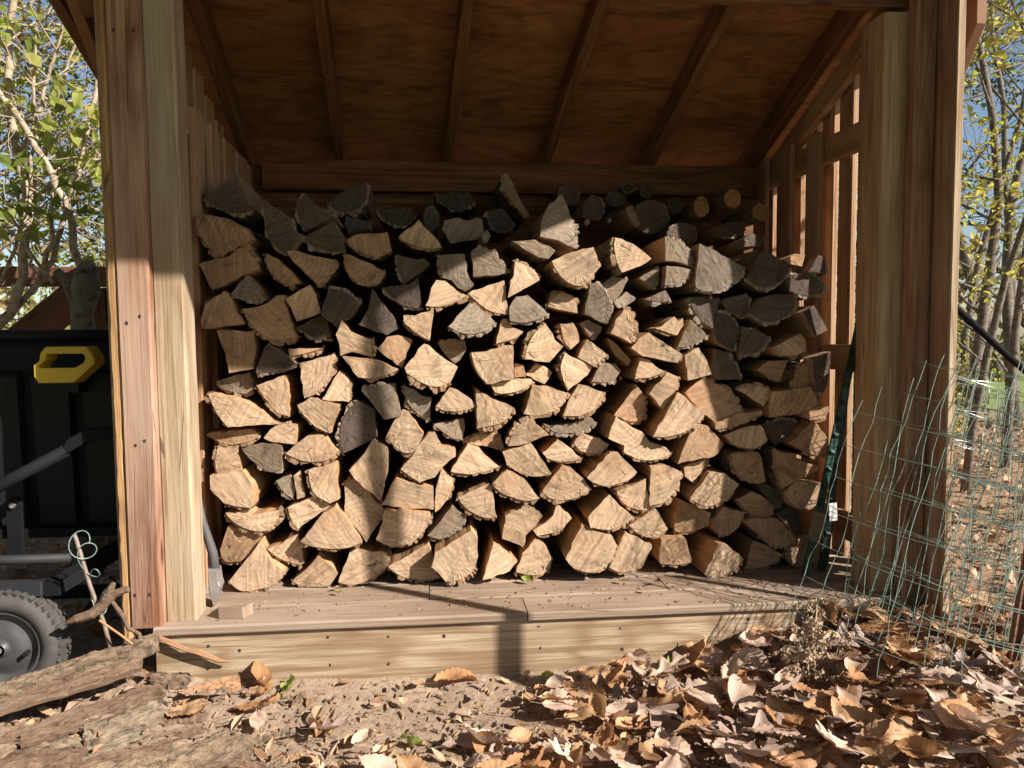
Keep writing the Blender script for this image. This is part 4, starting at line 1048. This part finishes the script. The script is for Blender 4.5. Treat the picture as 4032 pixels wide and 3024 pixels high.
for k in range(16):
    x=rl0.uniform(-.30,.26); y=rl0.uniform(-.46,-.06); a=rl0.uniform(-.2,.9); L=rl0.uniform(.03,.07); z=gz(x,y)+.012
    o=slab('bark_chip',(x,y,z),(x+L*math.cos(a),y+L*math.sin(a),z+.006),L*rl0.uniform(.35,.6),.006,rl0.choice((SLI,SLB,M['bark_edge'],SLG)),SLI,'small loose bark chip on the soil around the bark heap',.12,False,40+k,rl0.uniform(-.2,.4))
    o['group']='bark chips around the heap'
b=MB(); b.tube([(-.115,-.015,-.015),(-.07,-.019,-.038),(-.03,-.02,-.058),(.0,-.02,-.066),(.05,-.02,-.09),(.08,-.02,-.096)],[.004,.008,.006,.009,.006,.003],5); tag(b.build('wood_splinter',M['slat'],None,False,(-.1,-.015,-.1)),'long yellow wood splinter leaning against the rim board','splinter')

# ================================================================ fallen leaves
def leaf_mesh(name,kind,mat,L,W,curl,cup,seed):
    nu,nv=22,8; V=[];F=[];uv=[]
    for i in range(nu+1):
        u=i/nu
        if kind=='beech': wv=math.sin(math.pi*min(1,u**.82))**.8*(1+.018*math.sin(u*62))
        else:
            wv=math.sin(math.pi*u**.85)**.7*(.60+.40*math.sin(u*6*math.pi+.6)); wv=max(wv,.10 if 0<u<1 else .02)
        wv=max(wv,.015)
        for j in range(nv+1):
            v=j/nv*2-1
            x=L*u; y=W/2*wv*v
            if kind=='oak': x+=.16*L*abs(v)*wv
            z=cup*W*(v*v)*wv + .0026*math.sin(u*56-abs(v)*5.)*abs(v)*(1 if kind=='beech' else .4) + .012*noise.noise((u*3,v*1.3,seed))
            a=curl*(u-.4); # bend along the midrib
            if abs(curl)>1e-3:
                rad=L/curl; px=rad*math.sin(a); pz=rad*(1-math.cos(a)); x2=px-z*math.sin(a)+(x-L*u); z2=pz+z*math.cos(a)
            else: x2=x-.4*L; z2=z
            V.append((x2,y,z2)); uv.append((u,v))
    for i in range(nu):
        for j in range(nv):
            a=i*(nv+1)+j; F.append((a,a+nv+1,a+nv+2,a+1))
    n=len(V); q=Vector(V[nv//2]); # leaf stalk
    V+= [q+Vector((0,-.0012,0)),q+Vector((0,.0012,0)),q+Vector((-.2*L,.0012,.004)),q+Vector((-.2*L,-.0012,.004))]; uv+=[(0,0)]*4
    F.append((n,n+1,n+2,n+3))
    me=bpy.data.meshes.new(name); me.from_pydata([tuple(v) for v in V],[],F); me.materials.append(mat)
    l=me.uv_layers.new(name='UVMap'); fl=[]
    for lp in me.loops: fl.extend(uv[lp.vertex_index])
    l.data.foreach_set('uv',fl); me.polygons.foreach_set('use_smooth',[True]*len(me.polygons)); me.update(); return me
rl=random.Random(21); LV=[]
for cname in ('orange brown','pale tan','golden tan','dark brown'):
    for k,(cu,cp_) in enumerate([(.3,.06),(.7,.13),(-.5,.08),(1.3,.26),(.15,-.12),(-.9,.20)]):
        LV.append(('beech',cname,('flat','gently curled','arched','tightly curled','cupped','arched and folded')[k],leaf_mesh('leaf',"beech",LM[cname],rl.uniform(.105,.135),rl.uniform(.058,.074),cu,cp_,k+rl.random()*9)))
for cname in ('purplish grey','pale tan','dark brown'):
    for k,(cu,cp_) in enumerate([(.5,.08),(-.8,.12),(1.0,.2)]):
        LV.append(('oak',cname,('flat','arched','curled')[k],leaf_mesh('leaf',"oak",LM[cname],rl.uniform(.125,.155),rl.uniform(.085,.11),cu,cp_,k+rl.random()*9)))
def dens_leaf(x,y):
    d=.36+.85*max(0,min(1,(x-.75)/.6))
    if y<-.42: d+=.45*min(1,max(0,(x-.25)/.4))
    if y>-.08 and x<1.5: d*=.75
    if x<.12: d*=.25
    if .2<x<.85 and -.34<y<-.06: d*=.42
    if x<-.0: d*=.3
    return d
def clear(x,y): return not (-.2<x<2.06 and y>-.03)
cnt=0; tries=0
while cnt<288 and tries<9000:
    tries+=1
    x=rl.uniform(-.05,2.5); y=-.92+1.1*rl.random()**.9 if x<2.15 else rl.uniform(-.6,.7)
    if not clear(x,y) or rl.random()>dens_leaf(x,y)/1.4: continue
    # in view only
    q=Vector((x,y,-.18))-CAM; zc=q.dot(fw); xc=q.dot(rt); yc=q.dot(up)
    if zc<.3 or abs(xc/zc)>.70 or yc/zc<-.535: continue
    kd,cn,shp,me=rl.choice(LV[:18]) if rl.random()<.58 else (rl.choice(LV[24:27]) if rl.random()<.4 else rl.choice(LV))
    o=bpy.data.objects.new('fallen_leaf',me); col.objects.link(o)
    sc_=rl.uniform(.66,1.2); o.scale=(sc_,sc_,sc_)
    pile=.03*max(0,min(1,(x-.7)/.6))
    o.location=(x,y,gz(x,y)+.018+rl.random()*pile*1.2+.006)
    o.rotation_euler=(rl.gauss(0,.30),rl.gauss(0,.25),rl.uniform(0,6.28))
    zl=('under the wire roll' if x>1.75 and y>-.5 else 'beside the dried weed' if x>1.4 and y>-.42 else 'close along the rim board' if y>-.16 else 'on bare soil by the bark' if x<.45 else 'on bare soil before the deck' if x<.95 else 'in the deep leaf bank')
    sz='small ' if sc_<.82 else 'big ' if sc_>1.05 else ''
    tag(o,'%s%s %s %s leaf %s'%(sz,shp,cn,kd,zl),'leaf','fallen leaves in front of the shed'); cnt+=1
# a few on the deck
for x,y,cn,kd,s_,lab in [(.893,.235,'yellow green','beech',.42,'small yellow green leaf standing on the deck before the logs'),(1.19,.19,'orange brown','oak',.38,'small orange brown oak leaf on the deck before the logs'),(1.235,.10,'pale tan','beech',.32,'tiny pale crumpled leaf on the deck boards'),(.33,.225,'orange brown','beech',.28,'tiny orange leaf fragment on the deck under the stack edge'),(.335,.185,'yellow green','beech',.27,'tiny bright green leaf on the deck near the pale post'),(1.28,.17,'dark brown','oak',.4,'dark brown oak leaf on the deck below the lichened log')]:
    me=leaf_mesh('leaf',kd,LM[cn],.1,.055,1.2,.25,x); o=bpy.data.objects.new('deck_leaf',me); col.objects.link(o)
    o.scale=(s_,)*3; o.location=(x,y,.012); o.rotation_euler=(rl.uniform(-.5,.5),rl.uniform(-.4,.4),rl.uniform(0,6)); tag(o,lab,'leaf')
for x,y,cn,lab in [(.235,-.045,'yellow green','light green leaf lying on the soil by the bark heap'),(.93,-.06,'yellow green','light green leaf lying on the soil at the foot of the rim board'),(1.26,-.055,'yellow green','light green leaf tilted against the rim board shadow'),(.56,-.30,'yellow green','pale green torn leaf on the bare soil')]:
    me=leaf_mesh('leaf','beech',LM[cn],.07,.042,.8,.2,x); o=bpy.data.objects.new('fallen_leaf',me); col.objects.link(o)
    o.location=(x,y,gz(x,y)+.018); o.rotation_euler=(.5,.2,rl.uniform(0,6)); tag(o,lab,'leaf')
def scatter(name,n,place,size,mat,kind='stuff',hang=False,tint=None,seg=1,parent=None,loc=None,ratio=.55):
    V=[];F=[];T=[]; rs=random.Random(len(name)*7+n)
    for k in range(n):
        pl=place(rs)
        if pl is None: continue
        p,nrm=pl; L=size*rs.uniform(.6,1.25); W=L*ratio*rs.uniform(.7,1.2)
        a=Vector((rs.gauss(0,1),rs.gauss(0,1),rs.gauss(0,1))); nn=(Vector(nrm)+a*.45).normalized() if nrm else a.normalized()
        t=nn.orthogonal().normalized(); ang=rs.uniform(0,6.28); t=(t*math.cos(ang)+nn.cross(t)*math.sin(ang)); s_=nn.cross(t)
        c0=len(V); fold=rs.uniform(.05,.45)*W; cv=rs.uniform(-.3,.3)*L
        V+=[p-t*L*.5+nn*cv*.6,p-t*L*.12+s_*W*.5+nn*fold,p-t*L*.1,p-t*L*.12-s_*W*.5+nn*fold,p+t*L*.22+s_*W*.38+nn*fold,p+t*L*.22-s_*W*.38+nn*fold,p+t*L*.2,p+t*L*.55+nn*cv]
        F+=[(c0,c0+2,c0+1),(c0,c0+3,c0+2),(c0+1,c0+2,c0+6,c0+4),(c0+2,c0+3,c0+5,c0+6),(c0+4,c0+6,c0+7),(c0+6,c0+5,c0+7)]
        tv=rs.random() if tint is None else tint(rs,p); T+=[tv]*8
    l0=Vector(loc) if loc else Vector((0,0,0))
    o=mesh_obj(name,[v-l0 for v in V],F,mat,parent,None,None,False,loc)
    at=o.data.attributes.new('tint','FLOAT','POINT'); at.data.foreach_set('value',T)
    if kind: o['kind']=kind
    return o
def pl_near(rs):
    for _ in range(30):
        x=rs.uniform(-1.2,3.2); y=rs.uniform(-1.15,.35) if x<2.1 else rs.uniform(-1.15,2.2)
        if x<-.3: y=rs.uniform(-.2,1.6)
        if clear(x,y) and rs.random()<(dens_leaf(x,y) if x>-.1 else .5): return Vector((x,y,gz(x,y)+rs.uniform(.004,.03))),(0,0,1)
o=scatter('leaf_litter',3600,pl_near,.040,litter_m); tag(o,'crumpled brown leaf litter covering the ground around the shed','leaf litter')
def pl_far(rs):
    x=rs.uniform(-7,9); y=rs.uniform(.4,6.2)
    if -.3<x<2.2 and y<1.2: y+=1.2
    return Vector((x,y,gz(x,y)+rs.uniform(.004,.03))),(0,0,1)
o=scatter('woodland_leaf_litter',11000,pl_far,.085,litter_m); tag(o,'far carpet of fallen leaves under the trees','leaf litter')
# crumbs of bark and soil, on the ground and on the deck
b=MB()
for k in range(4250):
    if k<4000:
        x=rl.uniform(-.5,2.0); y=rl.uniform(-.9,-.02); z=gz(x,y)+.003; q=rl.uniform(.0025,.008)
    else:
        x=rl.uniform(.0,1.9); y=rl.uniform(.0,.27); z=.0012; q=rl.uniform(.0015,.004)
    a=rl.uniform(0,3.1); d=Vector((math.cos(a),math.sin(a),rl.uniform(-.2,.2)))*q*rl.uniform(.8,2.4); e=Vector((-math.sin(a),math.cos(a),0))*q*.5; h=Vector((0,0,q*.6))
    p=Vector((x,y,z)); b.add([p-d-e,p+d-e,p+d+e,p-d+e,p-d*.6+h,p+d*.7+h],[(0,1,5,4),(1,2,5),(2,3,4,5),(3,0,4)],rl.choice((0,0,1,2)))
tag(b.build('wood_crumbs',[M['bark'],M['bark_edge'],M['end_t']]),'small bark crumbs and chips strewn on soil and deck','debris',kind='stuff')
tw=0
for x,y,a,L in [(.38,-.30,.6,.10),(1.0,-.25,1.0,.09),(1.25,-.20,.2,.11),(.72,-.16,-.4,.07),(1.5,-.33,.8,.12),(.9,-.45,.1,.1),(.1,-.2,.3,.08)]:
    p=Vector((x,y,gz(x,y)+.012)); d=Vector((math.cos(a),math.sin(a),.05))*L
    b=MB(); b.tube([p,p+d*.5+Vector((0,.004,.003)),p+d],[.002,.0018,.001],5); tag(b.build('twig',TB,None,False,tuple(p)),'thin dry twig lying among leaves before the shed','twig','twigs lying before the shed')

# ================================================================ left side: fence, shrub
fe=empty('garden_fence',(-1.3,1.62,-.2)); tag(fe,'brown painted garden fence with diagonal brace and wire mesh behind the cart','fence')
board('fence_rail',(-2.8,1.62,1.033),(-.42,1.62,1.037),(0,0,1),.088,.036,fence_m,fe)
board('fence_rail',(-2.8,1.62,.05),(-.42,1.62,.05),(0,0,1),.088,.036,fence_m,fe)
board('fence_brace',(-1.67,1.59,.363),(-.92,1.59,.985),(0,0,1),.145,.03,fence_m,fe)
for x in (-2.7,-.86,-.46): board('fence_post',(x,1.635,-.25),(x,1.635,.986 if x>-2 else 1.08),(1,0,0),.115 if x==-.86 else .08,.045,fence_m,fe)
b=MB()
for k in range(46): b.tube([(-2.7+k*.05,1.662,-.15),(-2.7+k*.05,1.662,.99)],.001,4,0,False)
for k in range(23): b.tube([(-2.7,1.664,-.13+k*.05),(-.42,1.664,-.13+k*.05)],.001,4,0,False)
b.build('wire_mesh',plain('dark wire',(.05,.05,.05),.5),fe)['kind']='stuff'
b=MB(); b.prism([(-.845,.83),(-.82,.83),(-.82,.97),(-.833,.985),(-.845,.97)],'y',1.59,1.60); b.build('gate_hinge',blkm,fe)
def in_view(p):
    q=p-CAM; zc=q.dot(fw)
    return zc>.2 and abs(q.dot(rt)/zc)<1.0 and abs(q.dot(up)/zc)<.9
def twigs(rs,p,d,L,r,lev,tubes,tips):
    n=4; pts=[p]; q=p.copy(); dd=d.normalized()
    for i in range(n):
        dd=(dd+Vector((rs.gauss(0,.14),rs.gauss(0,.14),rs.gauss(.03,.12)))).normalized(); q=q+dd*(L/n); pts.append(q.copy())
    tubes.append((pts,[r*(1-.55*i/n) for i in range(n+1)],lev))
    if lev==0: tips.extend(pts[1:]); return
    for k in range(rs.randint(3,5)):
        i=rs.randint(1,n); a=Vector((rs.gauss(0,1),rs.gauss(0,1),rs.gauss(.15,.8))).normalized()
        twigs(rs,pts[i],dd*.55+a*.75,L*rs.uniform(.5,.7),r*.48,lev-1,tubes,tips)
def tree(name,loc,h,r,seed,mat,nleaf,ls,label,group,lev=2,trunk_mat=None,fork=.25,spread=.45,clear_h=.15,nb=9,paths=None):
    rs=random.Random(seed); e=empty(name,loc); tag(e,label,'tree',group)
    base=Vector(loc); pts=[];q=base.copy();d=Vector((rs.gauss(0,.05),rs.gauss(0,.05),1))
    for i in range(9):
        pts.append(q.copy()); d=(d+Vector((rs.gauss(0,.08),rs.gauss(0,.08),.05))).normalized(); q=q+d*h/8
    tubes=[];tips=[]
    for k in range(nb):
        f=clear_h+(1-clear_h)*(k+rs.random())/nb; i=min(7,int(f*8)); p=pts[i].lerp(pts[i+1],f*8-i)
        a=rs.uniform(0,6.28); twigs(rs,p,Vector((math.cos(a),math.sin(a),rs.uniform(.2,.9))),h*spread*(1.15-f*.7),r*(.36-.22*f),lev,tubes,tips)
    b=MB(); b.tube(pts,[r*(1.15-.95*i/8) for i in range(9)],9); b.build('trunk',trunk_mat or TB,e,True)
    b=MB()
    for pp,rr,lv in tubes: b.tube(pp,[max(x,.0022) for x in rr],5 if lv>0 else 3,0,False)
    b.build('branches',trunk_mat or TB,e,True)
    if nleaf:
        def pl(r_):
            p=r_.choice(tips); return p+Vector((r_.gauss(0,.05),r_.gauss(0,.05),r_.gauss(-.03,.05)))*(ls/.05),(0,0,.6)
        cl=[rs.random() for _ in range(97)]
        def tint(r_,p):
            return min(1,max(0,.5+.9*noise.noise((p.x*1.3,p.y*1.3,p.z*1.3+seed))+r_.gauss(0,.18)))
        scatter('crown',nleaf,pl,ls,mat,None,False,tint,1,e,tuple(loc),.62)
    return e
# the multi-stemmed shrub between cart and fence
sh=empty('leafy_shrub',(-.85,1.35,-.2)); tag(sh,'multi stemmed shrub with pale twisting stems and heart shaped leaves beside the fence','shrub')
stems=[([(-1.46,1.32,-.2),(-1.42,1.32,.3),(-1.28,1.3,.68),(-1.1,1.30,.86),(-1.04,1.30,1.0),(-1.02,1.3,1.35),(-1.07,1.3,1.7),(-1.06,1.3,2.0),(-.98,1.28,2.35)],.030),
 ([(-.80,1.28,.55),(-.80,1.28,.95),(-.815,1.27,1.08),(-.84,1.26,1.28),(-.90,1.25,1.42),(-1.0,1.24,1.62),(-1.10,1.22,1.78),(-1.12,1.2,1.95),(-1.08,1.2,2.3)],.022),
 ([(-1.40,1.34,.30),(-1.22,1.33,.74),(-1.0,1.33,.98),(-.94,1.33,1.08),(-.90,1.34,1.25),(-.83,1.35,1.45),(-.775,1.36,1.71),(-.72,1.36,1.95),(-.66,1.36,2.2)],.018),
 ([(-1.0,1.32,.98),(-.93,1.3,1.15),(-.92,1.3,1.32),(-.90,1.3,1.42)],.015),
 ([(-.98,1.36,1.36),(-.90,1.4,1.46),(-.80,1.42,1.50),(-.65,1.45,1.58)],.016),
 ([(-1.02,1.28,1.5),(-.95,1.3,1.7),(-.88,1.3,1.92),(-.80,1.3,2.2)],.011),
 ([(-.98,1.25,1.35),(-.95,1.25,1.62),(-.94,1.25,1.9),(-.90,1.25,2.25)],.009),
 ([(-1.25,1.3,.72),(-1.08,1.3,1.12),(-.93,1.32,1.55),(-.85,1.34,1.9),(-.80,1.35,2.1)],.010),
 ([(-.90,1.25,.98),(-.95,1.23,1.06),(-1.02,1.22,1.16)],.010),
 ([(-.95,1.2,1.0),(-.98,1.22,1.10),(-1.0,1.2,1.2)],.008)]
rs=random.Random(3); tips=[];tubes=[]
for pts,r in stems:
    b=MB(); P=[]
    for i in range(len(pts)-1):
        a,c=Vector(pts[i]),Vector(pts[i+1])
        for k in range(4): P.append(a.lerp(c,k/4)+Vector((rs.gauss(0,.004),rs.gauss(0,.004),0)))
    P.append(Vector(pts[-1])); n=len(P); b.tube(P,[r*.74*(1.1-.55*i/n) for i in range(n)],9); b.build('stem',TB,sh,True)
    for k in range(9):
        i=rs.randint(n//3,n-1)
        if P[i].z<1.15: continue
        a=rs.uniform(0,6.28); twigs(rs,P[i],Vector((math.cos(a),math.sin(a),rs.uniform(-.1,.8))),rs.uniform(.2,.42),.004,1,tubes,tips)
b=MB()
for pp,rr,lv in tubes: b.tube(pp,[max(x,.0015) for x in rr],4,0,False)
b.build('twigs',TB,sh,True)
b=MB(); b.tube([(-.80,1.25,-.25),(-.80,1.25,.3),(-.80,1.25,.6),(-.792,1.25,.75),(-.80,1.25,.86),(-.782,1.25,.95),(-.775,1.25,1.02),(-.765,1.25,1.055),(-.76,1.25,1.075)],[.07,.055,.046,.050,.043,.056,.047,.032,.012],11); b.tube([(-.80,1.25,.88),(-.85,1.26,.98),(-.9,1.27,1.03)],[.04,.025,.018],9); b.build('trunk_stub',TBd,sh,True)
def pl(r_):
    p=r_.choice(tips); return p+Vector((r_.gauss(0,.03),r_.gauss(0,.03),-abs(r_.gauss(0,.03)))),(0,-.5,.3)
scatter('crown',560,pl,.066,green_m,None,False,lambda r_,p:min(1,max(0,.45+.8*noise.noise((p.x*2,p.y*2,p.z*2))+r_.gauss(0,.2))),1,sh,(-.85,1.35,-.2),.72)
# trees behind, left and right
GL='trees behind the garden fence'; GR='trees beyond the wire roll'
for (x,y,h,r,m,nl,ls,lab) in [
 (-2.3,3.4,3.4,.03,green_m,800,.055,'young yellow green tree just behind the brown fence'),
 (-3.4,5.2,5.5,.07,brn_m,1500,.07,'thin tree with withered brownish leaves behind the fence'),
 (-4.4,7.5,7.5,.10,dark_m,3000,.10,'dense dark evergreen tree far behind the fence'),
 (-5.4,6.6,6.,.08,green_m,1700,.08,'tall green leaved tree standing among the evergreens'),
 (-6.6,9.5,8.,.12,dark_m,4200,.11,'wide dark evergreen tree at the back of the garden'),
 (-3.3,11.,8.5,.12,brn_m,2600,.10,'tall half bare tree behind the evergreens'),
 (-8.5,12.,9.,.14,dark_m,4000,.12,'big evergreen at the far end of the fence'),
 (-1.6,9.,6.5,.09,green_m,2400,.09,'green tree rising directly behind the shed')]:
    tree('background_tree',(x,y,gz(x,y)-.05),h,r,int(abs(x*100)+y),m,nl,ls,lab,GL,2,TBd if m is dark_m else TB)
for (x,y,h,r,m,nl,ls,lab) in [
 (3.85,2.3,3.6,.024,yell_m,3600,.058,'slender tree with bright yellow green leaves close beyond the wire roll'),
 (4.75,3.1,4.2,.03,yell_m,4000,.06,'slender yellow leaved tree a step behind the closest one'),
 (5.6,4.6,6.,.05,yell_m,1800,.06,'half bare tree with grey trunk and few brown leaves'),
 (6.7,5.4,6.5,.06,yell_m,3200,.07,'taller tree with yellow green crown at the lawn edge'),
 (7.6,7.4,8.,.05,brn_m,900,.07,'bare grey woodland tree at the lawn edge'),
 (9.3,8.6,9.,.06,brn_m,900,.07,'large bare tree with dark forked branches'),
 (9.8,12.,9.,.09,yell_m,2600,.10,'yellow leaved tree at the far side of the lawn'),
 (12.5,13.,10.,.14,brn_m,500,.09,'tall bare tree across the lawn'),
 (7.2,15.,9.,.12,brn_m,600,.09,'distant bare tree across the lawn'),
 (13.,17.,11.,.16,dark_m,3500,.14,'distant evergreen closing the lawn'),
 (3.2,12.,8.,.1,green_m,2400,.1,'green tree far behind the slatted wall')]:
    tree('background_tree',(x,y,gz(x,y)-.05),h,r,int(abs(x*100)+y*7),m,nl,ls,lab,GR,2,TBd)
# unseen trees added behind and beside the viewer to cut the sky light
for (x,y,h,sd) in [(-5.2,-2.2,9.,1),(-4.2,-7.5,10.,2),(.2,-9.2,11.,3),(4.6,-12.,11.,4),(-8.,1.5,9.,5)]:
    tree('sky_block_tree',(x,y,-.25),h,.16,900+sd,brn_m,2600,.42,['','broad unseen autumn tree added past the cart to cut sky light','tall unseen autumn tree added at the near corner to cut sky light','big unseen autumn tree added opposite the shed to cut sky light','tall unseen brown leaved tree added opposite the shed corner to cut sky light','wide unseen autumn tree added past the garden fence to cut sky light'][sd],'unseen trees added to cut sky light',1,TBd,.25,.36,.12,14)
def bush(loc,rx,rz,n,ls,m,lab,grp):
    rs=random.Random(int(loc[0]*100)); e=empty('bush',loc); tag(e,lab,'bush',grp); b=MB(); T=[]
    for k in range(26):
        a=rs.uniform(0,6.28); u=rs.uniform(.1,1); p=Vector(loc)+Vector((rx*u*math.cos(a),rx*u*math.sin(a),rz*rs.uniform(.6,1.9)*(1.1-u*.5)))
        m_=Vector(loc).lerp(p,.5)+Vector((0,0,.1)); b.tube([Vector(loc),m_,p],[.009,.006,.003],4,0,False)
        for q in range(8): T.append(m_.lerp(p,q/7))
    b.build('stems',TBd,e)
    scatter('foliage',n,lambda r_:(r_.choice(T)+Vector((r_.gauss(0,.09),r_.gauss(0,.09),r_.gauss(0,.09)))*rx,None),ls,m,None,False,lambda r_,p:min(1,max(0,.5+.9*noise.noise((p.x*2.5,p.y*2.5,p.z*2.5))+r_.gauss(0,.2))),1,e,loc,.6)
GB='bushes around the shed'
bush((-1.75,3.3,-.2),.6,.7,1500,.045,green_m,'bright green small leaved bush behind the fence brace',GB)
bush((-2.7,4.4,-.2),.8,.9,1700,.05,green_m,'broad green bush behind the fence',GB)
bush((-4.6,5.,-.2),1.,1.0,1600,.06,dark_m,'dark green bush under the evergreens',GB)
bush((-3.2,7.2,-.2),1.3,1.3,2200,.07,green_m,'light green bush near the lawn left of the evergreens',GB)
bush((4.9,4.2,-.2),.6,.6,700,.045,brn_m,'brown withered bush beyond the wire roll',GB)
bush((6.4,6.6,-.2),1.0,.9,900,.06,yell_m,'yellow green low bush at the lawn edge',GB)
bush((4.35,3.5,-.2),.55,.5,800,.045,yell_m,'low yellow green bush close beyond the wire roll',GB)
bush((5.7,5.6,-.2),.8,.8,1300,.05,brn_m,'tangled brown bush between the slender trees',GB)
bush((7.3,8.3,-.2),1.1,1.0,1600,.06,yell_m,'yellow bush in front of the lawn',GB)
bush((8.6,10.5,-.2),1.4,1.1,1500,.08,brn_m,'brown thicket across the lawn',GB)
bush((11.5,14,-.2),2.,1.6,1800,.11,brn_m,'wide brown thicket at the far woodland edge',GB)
# far wooded edge, read as one mass
def pl_w(rs):
    a=rs.uniform(-1.25,1.25); d=rs.uniform(24,34); x=d*math.sin(a)*1.3+1; y=d*math.cos(a); return Vector((x,y,-.3+7.*rs.random()**1.3*(.65+.35*noise.noise((x*.25,y*.25,2))))),None
o=scatter('far_woodland',9000,pl_w,.55,brn_m,'stuff'); tag(o,'distant brown and green woodland edge behind the lawn','woodland')
# black drain hose at the right
b=MB(); b.tube([(2.10,1.16,1.36),(2.45,1.34,1.24),(2.85,1.5,1.08),(3.09,1.4,.905),(3.33,1.32,.65),(3.7,1.2,.30),(4.1,1.1,-.16)],.016,10); tag(b.build('black_pipe',plain('matt black pipe',(.012,.012,.013),.85,.2,20,0,.05,.1),None,True,(4.1,1.1,-.2)),'black plastic pipe slanting down to the leaves beyond the wire roll','pipe')
